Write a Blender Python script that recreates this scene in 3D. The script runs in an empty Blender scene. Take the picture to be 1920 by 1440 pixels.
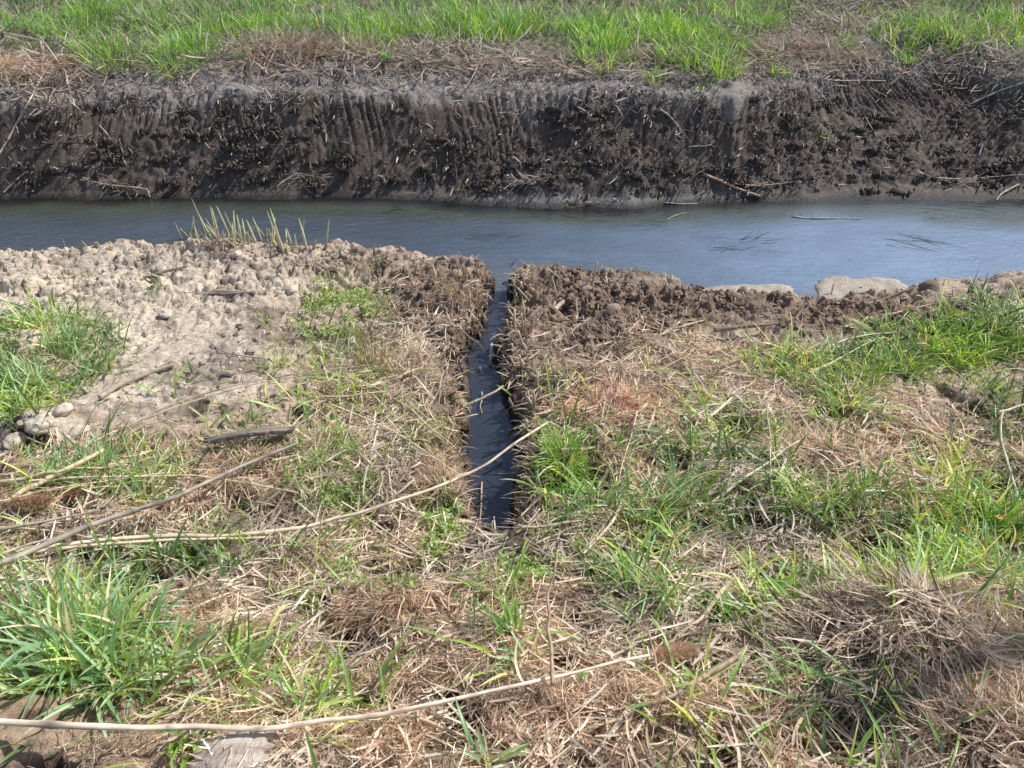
import bpy, math, random
import numpy as np

random.seed(7)
RNG = np.random.default_rng(11)
PI = math.pi
scene = bpy.context.scene
COL = scene.collection

# ------------------------------------------------------------------ camera model
CAM = np.array([0.0, 0.0, 1.6]); PITCH = math.radians(38.0); FPX = 1450.0
CP, SP = math.cos(PITCH), math.sin(PITCH)

def project(x, y, z):
    zz = z - CAM[2]
    d = y * CP - zz * SP
    d = np.maximum(d, 1e-3)
    return 960 + FPX * x / d, 720 - FPX * (y * SP + zz * CP) / d

def ray(px, py):
    u = (np.asarray(px, float) - 960) / FPX; v = -(np.asarray(py, float) - 720) / FPX
    dx = u; dy = CP + v * SP; dz = -SP + v * CP
    return dx, dy, dz

def on_plane(px, py, z):
    dx, dy, dz = ray(px, py)
    t = (z - CAM[2]) / dz
    return dx * t, dy * t

# ------------------------------------------------------------------ noise
def _h(i, j, s):
    with np.errstate(over='ignore'):
        n = (i.astype(np.int64) * 374761393 + j.astype(np.int64) * 668265263 + s * 2147483647 * 3).astype(np.uint64)
        n = (n ^ (n >> np.uint64(13))) * np.uint64(1274126177)
        n = n ^ (n >> np.uint64(16))
        n = n * np.uint64(2246822519); n = n ^ (n >> np.uint64(15))
    return (n & np.uint64(0xFFFFFF)).astype(np.float64) / float(0xFFFFFF)

def vnoise(x, y, s=0):
    xi = np.floor(x); yi = np.floor(y); fx = x - xi; fy = y - yi
    fx = fx * fx * (3 - 2 * fx); fy = fy * fy * (3 - 2 * fy)
    a = _h(xi, yi, s); b = _h(xi + 1, yi, s); c = _h(xi, yi + 1, s); d = _h(xi + 1, yi + 1, s)
    return (a + (b - a) * fx) * (1 - fy) + (c + (d - c) * fx) * fy

def fbm(x, y, o=4, s=0):
    r = 0; a = .5; t = 0
    for k in range(o):
        r = r + a * vnoise(x * 2 ** k + 17.3 * k, y * 2 ** k - 9.1 * k, s + k); t += a; a *= .5
    return r / t

def worley(x, y, s=0):
    xi = np.floor(x); yi = np.floor(y)
    f1 = np.full(x.shape, 9.0); f2 = np.full(x.shape, 9.0); cid = np.zeros(x.shape)
    for dx in (-1, 0, 1):
        for dy in (-1, 0, 1):
            cx = xi + dx; cy = yi + dy
            px = cx + _h(cx, cy, s); py = cy + _h(cx, cy, s + 5)
            d = np.sqrt((px - x) ** 2 + (py - y) ** 2)
            near = d < f1
            f2 = np.where(near, f1, np.minimum(f2, d)); cid = np.where(near, _h(cx, cy, s + 9), cid); f1 = np.where(near, d, f1)
    return f1, f2, cid

def ss(a, b, x):
    t = np.clip((x - a) / (b - a), 0, 1); return t * t * (3 - 2 * t)

# ------------------------------------------------------------------ terrain
WATER = -0.58
PY = [-60, -6, 0, .5, .8, 1.2, 1.65, 2.3, 3.2, 3.6, 4.2]
PZ = [1.2, .15, .0, .0, -.08, -.25, -.395, -.425, -.45, -.47, -.50]
def zb(y): return np.interp(y, PY, PZ)

_ne = [(-300, 470), (0, 466), (150, 462), (330, 456), (430, 446), (560, 455), (700, 470), (860, 488), (940, 508), (1100, 502), (1180, 506), (1280, 534), (1340, 552), (1500, 562), (1620, 560), (1700, 552), (1750, 540), (1920, 526), (2200, 520)]
_ex, _ey = on_plane([p[0] for p in _ne], [p[1] for p in _ne], -.49)
_fe = [(-300, 372), (0, 374), (400, 371), (780, 374), (860, 384), (1000, 390), (1180, 392), (1330, 380), (1600, 376), (1920, 378), (2200, 380)]
_fx, _fy = on_plane([p[0] for p in _fe], [p[1] for p in _fe], WATER)
# crest of the far slope: pixel rows of the lip at z about -.06
_ce = [(-400, 190), (0, 196), (110, 186), (180, 170), (500, 178), (900, 176), (1180, 178), (1380, 190), (1470, 165), (1600, 135), (1760, 118), (1850, 140), (1960, 165), (2200, 160)]
_cx, _cy = on_plane([p[0] for p in _ce], [p[1] for p in _ce], -.06)
# trench
_tr = [(945, 505, 20), (941, 545, 20), (925, 600, 24), (914, 660, 24), (910, 720, 34), (914, 780, 40), (918, 840, 42), (925, 900, 44), (930, 960, 40), (928, 1002, 34)]
_tx, _ty = on_plane([p[0] for p in _tr], [p[1] for p in _tr], WATER)
_tw = np.array([p[2] for p in _tr]) / FPX * np.sqrt(_tx ** 2 + _ty ** 2 + 2.18 ** 2)
_o = np.argsort(_ty)
TY, TX, TW = _ty[_o], _tx[_o], _tw[_o] * np.interp(_ty[_o], [2.0, 2.6], [.92, .82])
def near_edge(x): return np.interp(x, _ex, _ey)
def far_edge(x): return np.interp(x, _fx, _fy)
def crest(x): return np.interp(x, _cx, _cy)

def hit_base(px, py):
    dx, dy, dz = ray(px, py); t = 0.5
    for _ in range(400):
        if CAM[2] + dz * t <= float(zb(dy * t)): break
        t += .01
    return float(dx * t), float(dy * t)

# mounds and hollows: pixel, radius x/y (m), height
_bumps = [(1650, 1190, .32, .16, .16), (1760, 1260, .25, .15, .05), (1600, 1375, .10, .05, -.13), (1850, 1400, .22, .10, .07),
          (375, 975, .05, .04, -.07), (60, 800, .13, .07, .07), (130, 770, .10, .05, .05), (330, 820, .16, .06, .05),
          (700, 1130, .22, .10, .05), (560, 1090, .15, .05, -.03), (900, 1200, .2, .08, .03), (1200, 1330, .25, .08, .05),
          (1080, 590, .09, .05, -.06), (1100, 545, .10, .05, .05), (1010, 590, .07, .05, .05), (840, 560, .16, .16, .05),
          (770, 690, .05, .05, -.05), (1400, 610, .25, .06, .03), (430, 470, .28, .06, .05), (870, 500, .16, .08, .04),
          (560, 560, .12, .05, -.03), (300, 560, .10, .05, -.03), (1600, 800, .35, .15, .05), (1150, 720, .2, .1, .03),
          (1300, 560, .4, .08, .03), (1830, 620, .3, .15, .05), (230, 1350, .25, .05, -.03), (380, 850, .10, .05, .03),
          (500, 840, .09, .04, .03), (960, 1060, .12, .08, -.03), (760, 540, .10, .08, .03), (240, 520, .3, .1, .03), (110, 710, .2, .15, -.03)]
BUMPS = []
for (a, b, rx, ry, h) in _bumps:
    x_, y_ = hit_base(a, b); BUMPS.append((x_, y_, rx, ry, h))

def trench_d(x, y):
    xc = np.interp(y, TY, TX) + (fbm(y * 4, y * 0, 4, 71) - .5) * .10
    w = np.interp(y, TY, TW)
    d = np.abs(x - xc) - w - np.where(x < xc, .045 * ss(1.95, 2.15, y) * ss(3.2, 2.9, y), 0)
    y0 = TY[0]
    d = np.where(y < y0, np.hypot(np.maximum(np.abs(x - xc) - w, 0), (y0 - y) * .40), d)
    return d + (fbm(x * 30, y * 18, 3, 73) - .5) * .05 + (fbm(x * 5 + 9, y * 6, 3, 74) - .5) * .08

def H(x, y):
    x = np.asarray(x, float); y = np.asarray(y, float)
    ne = near_edge(x) + (fbm(x * 5, x * 0 + 3, 4, 3) - .5) * .14
    fe = far_edge(x) + (fbm(x * 4, x * 0 + 8, 4, 4) - .5) * .10
    cr = crest(x) + (fbm(x * 5, x * 0 + 1, 4, 5) - .5) * .10
    # near side
    zn = zb(y)
    for (bx, by, rx, ry, h) in BUMPS:
        zn = zn + h * np.exp(-((x - bx) / rx) ** 2 - ((y - by) / ry) ** 2)
    zn = zn + (fbm(x * 2.2, y * 2.2, 3, 10) - .5) * .07
    rough = ss(1.2, 1.9, y); lumpy = .45 + .75 * ss(2.7, 3.4, y)
    qx, qy = project(x, y, zb(y)); torn = blobs(qx, qy, M_TORN) * rough; lumpy = lumpy * (1 - .68 * blobs(qx, qy, M_DRY) * (1 - ss(3.2, 3.5, y)))
    f1, f2, cid = worley(x * 9 + fbm(x * 12, y * 12, 2, 22) * 1.3, y * 9 + fbm(x * 12, y * 12, 2, 23) * 1.3, 21)
    zn = zn + rough * ((1 - np.clip(f1, 0, 1)) * .006 + cid * .016 * lumpy - .012)
    r2 = fbm(x * 16, y * 16, 4, 12); r3 = fbm(x * 8 + 3, y * 10, 4, 13); r4 = fbm(x * 40, y * 46, 3, 15); r5 = fbm(x * 5 + 30, y * 7, 4, 18)
    c1, c2, cc = worley(x * 22 + r2 * 1.5, y * 26 + r5 * 1.5, 24)
    zn = zn + torn * (.030 * cc ** 1.5 * ss(.05, .25, c2 - c1) - .010 + .04 * (r2 - .5))
    zn = zn + (np.abs(r2 - .5) * 2) * .022 - .008 - rough * lumpy * (.040 * (1 - np.abs(r3 - .5) * 2) ** 22 + .016 * (1 - np.abs(r2 - .5) * 2) ** 20 * ss(.4, .6, r5) + .012 * (1 - np.abs(r4 - .5) * 2) ** 12 * ss(.3, .5, r5) + .045 * ss(.60, .72, r5) * ss(.48, .60, r2)) + rough * lumpy * .05 * (fbm(x * 4.5, y * 6, 3, 16) - .45)
    f1, f2, cid = worley(x * 30 + r2 * 2, y * 30, 27)
    zn = zn + rough * (.004 * (.6 - f1)) + (fbm(x * 60, y * 60, 3, 14) - .5) * .020
    # cracks in dry crust
    g1, g2, gid = worley(x * 5.5 + fbm(x * 9, y * 9, 3, 31) * .9, y * 7 + fbm(x * 9, y * 9, 3, 32) * .9, 33)
    ck = 1 - ss(.0, .07, g2 - g1)
    dry = ss(.1, -.3, x) * rough
    zn = zn - ck * .026 * dry * ss(.36, .5, fbm(x * 3, y * 3, 2, 35))
    lit = ss(2.5, 1.9, y - .5 * ss(0, .6, x))
    zn = zn - lit * (.045 * ss(.60, .74, fbm(x * 7 + 5, y * 9, 3, 66)) - .02 * ss(.5, .35, fbm(x * 7 + 5, y * 9, 3, 66)))
    # trench
    td = trench_d(x, y)
    bed = WATER - .045 + (fbm(x * 25, y * 25, 3, 41) - .5) * .06 + .035 * ss(.5, .7, fbm(x * 9, y * 7, 3, 42))
    # left shelf of black muck just at water level
    wall = .55 * ss(-.012, .022, td + (r2 - .5) * .04) + .45 * ss(.02, .09, td + (r2 - .5) * .05)
    inside = ss(3.9, 3.6, y)
    zn = np.where(inside > 0, zn * (1 - (1 - wall) * inside) + bed * (1 - wall) * inside, zn)
    muck = np.exp(-((x - np.interp(y, TY, TX) + np.interp(y, TY, TW) + .025) / .034) ** 2) * ss(1.9, 2.1, y) * ss(3.1, 2.8, y)
    zn = zn + muck * .12 * (fbm(x * 30, y * 22, 3, 43) - .10) * (1 - wall) * 1.6
    # drop at near edge of the canal
    zn = zn - ss(.0, .13, y - ne) * .30
    # far side
    s = (y - fe) / np.maximum(cr - fe, .05)
    top = -.06 + .06 * ss(0, .7, y - cr)
    prof = np.interp(s, [-1.5, -.2, 0, .12, .3, .97, 1.06, 1.35], [-.90, -.70, WATER - .005, WATER + .035, WATER + .13, -.09, -.055, -.045])
    zf = np.where(s < 1.35, prof, top + .0)
    zf = np.where(s >= 1.35, -.045 + .05 * ss(0, .6, y - cr), zf)
    face = ss(.05, .2, s) * ss(1.15, .95, s)
    # digger teeth grooves
    gx = x + (fbm(x * .7, y * 1.5, 2, 50) - .5) * .25 + (fbm(x * 5, y * 3, 3, 49) - .5) * .06 + np.where(x > 2.2, (y - fe) * .55, 0) + np.where(x < -2, -(y - fe) * .35, 0)
    gv = np.abs(((gx / .047) % 1) - .5) * 2
    gmask = ss(.36, .52, fbm(x * 1.3, y * 2.0, 3, 52) + .16 * ss(.4, .8, s) - .2 * ss(-2.6, -3.2, x))
    zf = zf - face * gmask * ((1 - gv) ** 2.6 * (.010 + .018 * ss(.35, .65, s)) * ss(.25, .5, fbm(x * 3.3, y * 2, 2, 48)) * (.15 + 1.3 * _h(np.floor(gx / .047), np.floor(gx * 0), 5)) + (fbm(gx * 22, y * 1.2, 3, 51) - .5) * .024) * (.5 + .7 * ss(.3, 1., s)) * (.5 + fbm(x * 6, y * 8, 3, 53))
    gsteps = np.exp(-((x - 2.95) / .75) ** 2) * ss(.62, .8, s) * ss(1.4, 1.2, s)
    zf = zf - gsteps * (1 - gv) * .05
    zf = zf + (fbm(x * 1.6, y * 3, 3, 54) - .5) * .10 * ss(0, .3, s)
    w1, w2, wc = worley(x * 14 + fbm(x * 9, y * 9, 2, 57) * 2, y * 16, 56)
    zf = zf + face * (.03 * np.clip(.55 - w1, 0, 1)) * ss(.42, .6, fbm(x * 3, y * 5, 3, 58)) * 1.6
    zf = zf + (fbm(x * 22, y * 22, 4, 59) - .5) * .045 * ss(.0, .2, s) + (fbm(x * 60, y * 60, 2, 60) - .5) * .010 * ss(0, .2, s)
    zf = zf + ss(1.0, 1.5, s) * (np.abs(fbm(x * 7, y * 7, 3, 61) - .5) * .10)
    mid = (near_edge(x) + far_edge(x)) / 2
    return np.where(y < mid, np.maximum(zn, -.95), zf)

TT = np.arange(.6, 14, .006)
def hit(px, py, lift=0.0):
    """where the sight line through a photo point meets the ground"""
    px = np.atleast_1d(np.asarray(px, float)); py = np.atleast_1d(np.asarray(py, float))
    out = []
    for a, b in zip(px, py):
        dx, dy, dz = ray(a, b); z = CAM[2] + dz * TT
        k = np.nonzero(z <= np.maximum(H(dx * TT, dy * TT), WATER) + lift)[0]
        t = TT[k[0]] if len(k) else TT[-1]
        out.append((dx * t, dy * t, CAM[2] + dz * t))
    o = np.array(out); return o[:, 0], o[:, 1], o[:, 2]
def HS(x, y):
    z = zb(y) + .015 + 0 * x
    for (bx, by, rx, ry, h) in BUMPS:
        if h > 0: z = z + h * np.exp(-((x - bx) / rx) ** 2 - ((y - by) / ry) ** 2)
    return z
def hit_smooth(px, py, lift):
    dx, dy, dz = ray(px, py); k = np.nonzero(CAM[2] + dz * TT <= np.where(dy * TT < 4, HS(dx * TT, dy * TT), H(dx * TT, dy * TT)) + lift)[0]; t = TT[k[0]]
    return float(dx * t), float(dy * t), float(CAM[2] + dz * t)
def hit1(px, py, lift=0.0):
    a, b, c = hit(px, py, lift); return float(a[0]), float(b[0]), float(c[0])

# ------------------------------------------------------------------ masks in ground space (read through the photo's view of the ground)
def blobs(px, py, L):
    px = np.clip(px, 15, 1905); py = np.minimum(py, 1425)
    r = np.zeros(px.shape)
    for (cx, cy, rx, ry, a) in L:
        q = ((px - cx) / rx) ** 2 + ((py - cy) / ry) ** 2
        r = np.maximum(r, a * np.clip(1.35 - 1.1 * q, 0, 1)) if a > 0 else r + a * np.clip(1.35 - 1.1 * q, 0, 1)
    return np.clip(r, 0, 1)

M_DRY = [(120, 560, 420, 100, 1), (330, 660, 210, 110, 1), (120, 500, 420, 50, 1), (60, 800, 130, 50, 1), (250, 740, 150, 50, 1), (520, 520, 200, 60, .8)]
M_TORN = [(1000, 560, 190, 75, 1), (1250, 575, 300, 50, 1), (1600, 590, 330, 40, .9), (820, 560, 110, 70, 1), (1060, 640, 170, 50, .9), (860, 660, 60, 120, .7), (985, 760, 50, 160, .8), (620, 500, 120, 22, .5)]
M_STRAWY = [(1150, 760, 170, 90, 1), (1500, 790, 250, 90, .8), (1250, 840, 260, 80, .9), (640, 880, 200, 90, 1), (700, 740, 120, 60, .6), (800, 900, 90, 120, .9),
            (250, 930, 300, 110, .75), (1450, 900, 260, 140, .95), (1700, 870, 260, 90, .8), (1300, 1060, 330, 150, 1), (1700, 1180, 300, 180, 1),
            (1250, 1200, 260, 160, 1), (1000, 1300, 300, 170, .9), (1700, 1400, 350, 120, 1), (600, 1250, 350, 200, .75), (700, 1050, 260, 120, .85),
            (450, 1000, 250, 110, .75), (900, 1020, 110, 40, .5), (1150, 640, 200, 60, .45), (800, 600, 100, 90, .55), (1350, 690, 200, 50, .6), (150, 1100, 240, 110, .5), (1500, 1300, 200, 150, 1), (820, 1180, 150, 60, .7), (1860, 1250, 140, 190, 1)]
M_FINE = [(800, 1130, 200, 90, 1), (620, 1180, 260, 90, 1), (700, 1330, 320, 120, .9), (1150, 1350, 220, 80, 1), (1680, 1200, 230, 120, 1), (1850, 1300, 180, 140, 1),
          (500, 1060, 200, 70, .8), (60, 930, 90, 40, .9), (420, 1150, 130, 90, .8), (1500, 1380, 300, 90, .9), (1000, 1230, 160, 90, .8), (420, 850, 120, 40, .9), (1700, 1370, 220, 100, 1), (300, 1420, 360, 50, .35), (600, 930, 260, 110, .5)]
M_GREEN = [(1500, 870, 420, 70, .35), (1250, 1010, 260, 90, .8), (1700, 960, 300, 110, .8), (560, 960, 160, 90, .3), (250, 1060, 260, 70, .35), (1480, 760, 200, 50, .6), (110, 660, 120, 90, 1), (30, 740, 100, 80, 1), (1770, 640, 190, 80, 1), (1500, 700, 150, 60, .55), (1600, 730, 140, 60, .6), (1060, 850, 55, 50, .5),
           (1200, 950, 220, 60, .75), (1640, 950, 300, 80, .65), (1800, 1020, 200, 90, .9), (1200, 1090, 120, 70, .75), (150, 1190, 210, 120, 1),
           (400, 1290, 220, 90, .5), (200, 900, 170, 70, .5), (600, 900, 80, 80, .3), (1430, 1130, 120, 70, .5), (600, 1330, 200, 50, .35), (950, 1120, 110, 70, .4), (1420, 820, 140, 50, .4),
           (1740, 1110, 220, 50, .5), (1850, 800, 130, 60, .35), (640, 700, 130, 90, .22), (1580, 1330, 80, 70, .4), (1300, 1230, 100, 150, .22), (620, 1010, 90, 60, .35)]
M_LIME = [(640, 540, 70, 50, .7), (650, 730, 110, 70, .6), (770, 820, 110, 60, .8), (560, 660, 70, 50, .5), (720, 600, 60, 60, .5), (60, 510, 120, 25, .4), (1290, 700, 60, 25, .5), (1275, 632, 45, 14, .8)]
M_WEED = [(650, 920, 60, 60, 1), (620, 860, 70, 40, .8), (980, 1060, 80, 50, 1), (840, 960, 60, 50, .9), (760, 1010, 120, 60, .8), (600, 860, 90, 60, .6), (560, 1140, 60, 30, .3), (1000, 1030, 130, 30, .5), (60, 840, 40, 15, .7), (740, 1080, 120, 40, .6), (640, 600, 90, 60, .5), (1280, 1290, 40, 25, .4)]
M_FARG = [(900, -10, 1100, 45, 1), (420, 45, 300, 40, .95), (1500, 10, 500, 34, .85), (1820, 40, 160, 60, .95), (500, 40, 560, 50, .9), (1000, 40, 500, 45, .9), (1700, 60, 70, 25, .6), (600, -30, 900, 42, 1), (1500, -30, 800, 30, .7), (100, 10, 260, 60, 1), (330, 30, 160, 80, 1), (250, 70, 90, 30, .6), (150, 90, 90, 30, .9), (210, 105, 50, 25, .8), (360, 90, 80, 30, 1), (520, 20, 220, 45, 1), (760, 20, 180, 55, .9), (960, 40, 130, 45, 1), (900, 80, 120, 20, .5),
          (1130, 50, 130, 60, 1), (1290, 40, 110, 70, 1), (1320, 100, 70, 40, 1), (1140, 90, 60, 30, .9), (1420, 20, 130, 50, .8), (1560, 60, 60, 30, .5), (1760, 50, 90, 30, .8), (1900, 60, 110, 60, .9), (1440, 130, 50, 20, .4), (0, 90, 40, 20, .8), (1850, 20, 120, 25, .6), (1690, 120, 30, 20, .5), (1800,85,100,15,.6)]
M_FARS = [(560, 110, 220, 40, 1), (820, 110, 160, 35, .8), (1500, 100, 240, 50, 1), (1620, 30, 140, 50, .8), (80, 140, 160, 70, 1), (1780, 130, 200, 45, .8), (1200, 130, 260, 30, .7), (350, 110, 200, 40, .5), (1700, 90, 200, 60, .7), (300, 50, 60, 15, .6), (0, 60, 100, 40, .5)]

# ------------------------------------------------------------------ mesh helpers
def mesh_np(name, V, F, mats, col=None, smooth=True, extra=None, mat_idx=None):
    """V (n,3); F (m,k) faces with k equal sides"""
    me = bpy.data.meshes.new(name)
    n = len(V); m, k = F.shape
    me.vertices.add(n); me.vertices.foreach_set('co', np.ascontiguousarray(V, np.float32).ravel())
    me.loops.add(m * k); me.loops.foreach_set('vertex_index', np.ascontiguousarray(F, np.int32).ravel())
    me.polygons.add(m)
    me.polygons.foreach_set('loop_start', np.arange(0, m * k, k, dtype=np.int32))
    me.polygons.foreach_set('loop_total', np.full(m, k, np.int32))
    me.polygons.foreach_set('use_smooth', np.full(m, smooth, bool))
    if col is not None:
        a = me.attributes.new('Col', 'FLOAT_COLOR', 'POINT')
        c = np.ones((n, 4), np.float32); c[:, :3] = np.clip(col, 0, 1)
        a.data.foreach_set('color', c.ravel())
    if extra is not None:
        for nm, v in extra.items():
            a = me.attributes.new(nm, 'FLOAT', 'POINT'); a.data.foreach_set('value', np.asarray(v, np.float32))
    for mt in (mats if isinstance(mats, (list, tuple)) else [mats]): me.materials.append(mt)
    me.update(calc_edges=True); me.validate()
    return me

def link(name, me, parent=None, loc=None):
    o = bpy.data.objects.new(name, me); COL.objects.link(o)
    if parent is not None: o.parent = parent
    if loc is not None: o.location = loc
    return o
def tag(o, label=None, cat=None, group=None, kind=None):
    if label: o['label'] = label
    if cat: o['category'] = cat
    if group: o['group'] = group
    if kind: o['kind'] = kind
    return o
def empty(name, loc):
    o = bpy.data.objects.new(name, None); COL.objects.link(o); o.location = loc; o.empty_display_size = .05
    return o

def ribbons(B, az, th0, curve, L, W, nseg, color, drift=None, roll=None, taper='blade', fold=.22, tipcol=None):
    """N curved ribbons with a folded midrib. Returns V, F, C"""
    N = len(B)
    t = np.linspace(0, 1, nseg + 1)
    drift = np.zeros(N) if drift is None else drift
    roll = np.zeros(N) if roll is None else roll
    P = np.zeros((N, nseg + 1, 3)); P[:, 0] = B
    T = np.zeros((N, nseg + 1, 3))
    for k in range(nseg + 1):
        th = th0 + curve * t[k] ** 1.4; a = az + drift * t[k]
        d = np.stack([np.cos(a) * np.sin(th), np.sin(a) * np.sin(th), np.cos(th)], 1)
        T[:, k] = d
        if k: P[:, k] = P[:, k - 1] + d * (L / nseg)[:, None]
    a = az[:, None] + drift[:, None] * t[None] + PI / 2
    side = np.stack([np.cos(a), np.sin(a), np.zeros_like(a)], 2)
    nrm = np.cross(T, side)
    r = (roll[:, None] * np.ones_like(t)[None])[..., None]
    side2 = side * np.cos(r) + nrm * np.sin(r); nrm = np.cross(T, side2)
    if taper == 'blade': w = np.interp(t, [0, .25, .6, .85, 1], [.55, 1, .85, .45, .02])
    elif taper == 'straw': w = np.interp(t, [0, .1, .9, 1], [.7, 1, .9, .5])
    else: w = np.interp(t, [0, .5, 1], [1, .8, .25])
    w = w[None, :, None] * W[:, None, None] * .5
    V = np.stack([P - side2 * w, P - nrm * w * fold * 2, P + side2 * w], 2)   # N, nseg+1, 3, 3
    V = V.reshape(-1, 3)
    base = (np.arange(N) * (nseg + 1) * 3)[:, None]
    f = []
    for k in range(nseg):
        i = k * 3
        f.append([i, i + 1, i + 4, i + 3]); f.append([i + 1, i + 2, i + 5, i + 4])
    F = (base[:, :, None] + np.array(f)[None]).reshape(-1, 4)
    tt = t[None, :, None, None]
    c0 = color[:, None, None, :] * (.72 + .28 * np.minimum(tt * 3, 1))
    if tipcol is not None:
        m = np.clip((tt - .8) / .2, 0, 1) * tipcol[:, None, None, :1]
        c0 = c0 * (1 - m) + np.array([.42, .33, .16]) * m
    C = np.broadcast_to(c0, (N, nseg + 1, 3, 3)).reshape(-1, 3)
    return V, F, C

class Acc:
    def __init__(s): s.V = []; s.F = []; s.C = []; s.n = 0
    def add(s, V, F, C):
        s.V.append(V); s.F.append(F + s.n); s.C.append(C); s.n += len(V)
    def mesh(s, name, mat, smooth=True, origin=None):
        V = np.concatenate(s.V); F = np.concatenate(s.F); C = np.concatenate(s.C)
        if origin is not None: V = V - np.asarray(origin)
        return mesh_np(name, V, F, mat, C, smooth)

def tube(path, radii, sides=8, color=(.5, .4, .3), nodes=True, cap=True, cvar=None):
    """closed tube along a path -> V, F(quads), C"""
    P = np.asarray(path, float); n = len(P); R = np.asarray(radii, float) * np.ones(n)
    T = np.gradient(P, axis=0); T /= np.linalg.norm(T, axis=1)[:, None] + 1e-9
    ref = np.array([0, 0, 1.0]) if abs(T[:, 2]).mean() < .8 else np.array([1.0, 0, 0])
    s = np.cross(T, ref); s /= np.linalg.norm(s, axis=1)[:, None] + 1e-9
    u = np.cross(s, T)
    a = np.linspace(0, 2 * PI, sides, endpoint=False)
    V = (P[:, None] + R[:, None, None] * (s[:, None] * np.cos(a)[None, :, None] + u[:, None] * np.sin(a)[None, :, None])).reshape(-1, 3)
    F = []
    for k in range(n - 1):
        for j in range(sides):
            j2 = (j + 1) % sides
            F.append([k * sides + j, k * sides + j2, (k + 1) * sides + j2, (k + 1) * sides + j])
    if cap:
        V = np.concatenate([V, P[:1], P[-1:]]); a0 = n * sides; a1 = a0 + 1
        for j in range(0, sides, 2):
            F.append([a0, (j + 2) % sides, j + 1, j]); q = (n - 1) * sides
            F.append([a1, q + j, q + j + 1, q + (j + 2) % sides])
    C = np.broadcast_to(np.asarray(color, float), (len(V), 3)).copy()
    if cvar is not None:
        cv = np.repeat(cvar, sides); cv = np.concatenate([cv, [cvar[0], cvar[-1]]]) if cap else cv
        C *= cv[:, None]
    return V, np.array(F), C

def catmull(pts, n):
    pts = np.asarray(pts, float)
    if len(pts) == 2: return pts[0] + (pts[1] - pts[0]) * np.linspace(0, 1, n)[:, None]
    q = np.vstack([2 * pts[0] - pts[1], pts, 2 * pts[-1] - pts[-2]])
    out = []
    u = np.linspace(0, len(pts) - 1 - 1e-6, n)
    for v in u:
        i = int(v); t = v - i; a, b, c, d = q[i:i + 4]
        out.append(.5 * (2 * b + (c - a) * t + (2 * a - 5 * b + 4 * c - d) * t * t + (3 * b - a - 3 * c + d) * t ** 3))
    return np.array(out)

# ------------------------------------------------------------------ materials
def newmat(name):
    m = bpy.data.materials.new(name); m.use_nodes = True
    nt = m.node_tree; nt.nodes.clear()
    out = nt.nodes.new('ShaderNodeOutputMaterial')
    return m, nt, out
def N(nt, t, **k):
    n = nt.nodes.new(t)
    for a, b in k.items(): setattr(n, a, b)
    return n
def noise(nt, scale, detail=4, rough=.6, vec=None):
    n = N(nt, 'ShaderNodeTexNoise'); n.inputs['Scale'].default_value = scale; n.inputs['Detail'].default_value = detail; n.inputs['Roughness'].default_value = rough
    if vec is not None: nt.links.new(vec, n.inputs['Vector'])
    return n
def mult_color(nt, c, fac_socket, lo, hi):
    mr = N(nt, 'ShaderNodeMapRange'); mr.inputs['From Min'].default_value = .3; mr.inputs['From Max'].default_value = .7
    mr.inputs['To Min'].default_value = lo; mr.inputs['To Max'].default_value = hi
    nt.links.new(fac_socket, mr.inputs['Value'])
    v = N(nt, 'ShaderNodeVectorMath', operation='SCALE'); nt.links.new(c, v.inputs[0]); nt.links.new(mr.outputs[0], v.inputs['Scale'])
    return v.outputs[0]

def mat_ground():
    m, nt, out = newmat('ground_soil')
    p = N(nt, 'ShaderNodeBsdfPrincipled'); at = N(nt, 'ShaderNodeAttribute', attribute_name='Col'); wt = N(nt, 'ShaderNodeAttribute', attribute_name='wet')
    tc = N(nt, 'ShaderNodeTexCoord')
    n1 = noise(nt, 45, 8, .7, tc.outputs['Object']); n2 = noise(nt, 6, 4, .6, tc.outputs['Object']); n3 = noise(nt, 260, 3, .6, tc.outputs['Object'])
    c = mult_color(nt, at.outputs['Color'], n1.outputs['Fac'], .62, 1.3); c = mult_color(nt, c, n2.outputs['Fac'], .85, 1.15); c = mult_color(nt, c, n3.outputs['Fac'], .8, 1.2)
    nt.links.new(c, p.inputs['Base Color'])
    mr = N(nt, 'ShaderNodeMapRange'); mr.inputs['To Min'].default_value = .95; mr.inputs['To Max'].default_value = .33
    nt.links.new(wt.outputs['Fac'], mr.inputs['Value']); nt.links.new(mr.outputs[0], p.inputs['Roughness'])
    p.inputs['Specular IOR Level'].default_value = .35
    b = N(nt, 'ShaderNodeBump'); b.inputs['Strength'].default_value = 1.0; b.inputs['Distance'].default_value = .014
    nt.links.new(n1.outputs['Fac'], b.inputs['Height'])
    b2 = N(nt, 'ShaderNodeBump'); b2.inputs['Strength'].default_value = .6; b2.inputs['Distance'].default_value = .002
    nt.links.new(n3.outputs['Fac'], b2.inputs['Height']); nt.links.new(b.outputs[0], b2.inputs['Normal']); nt.links.new(b2.outputs[0], p.inputs['Normal'])
    nt.links.new(p.outputs[0], out.inputs[0]); return m

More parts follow.
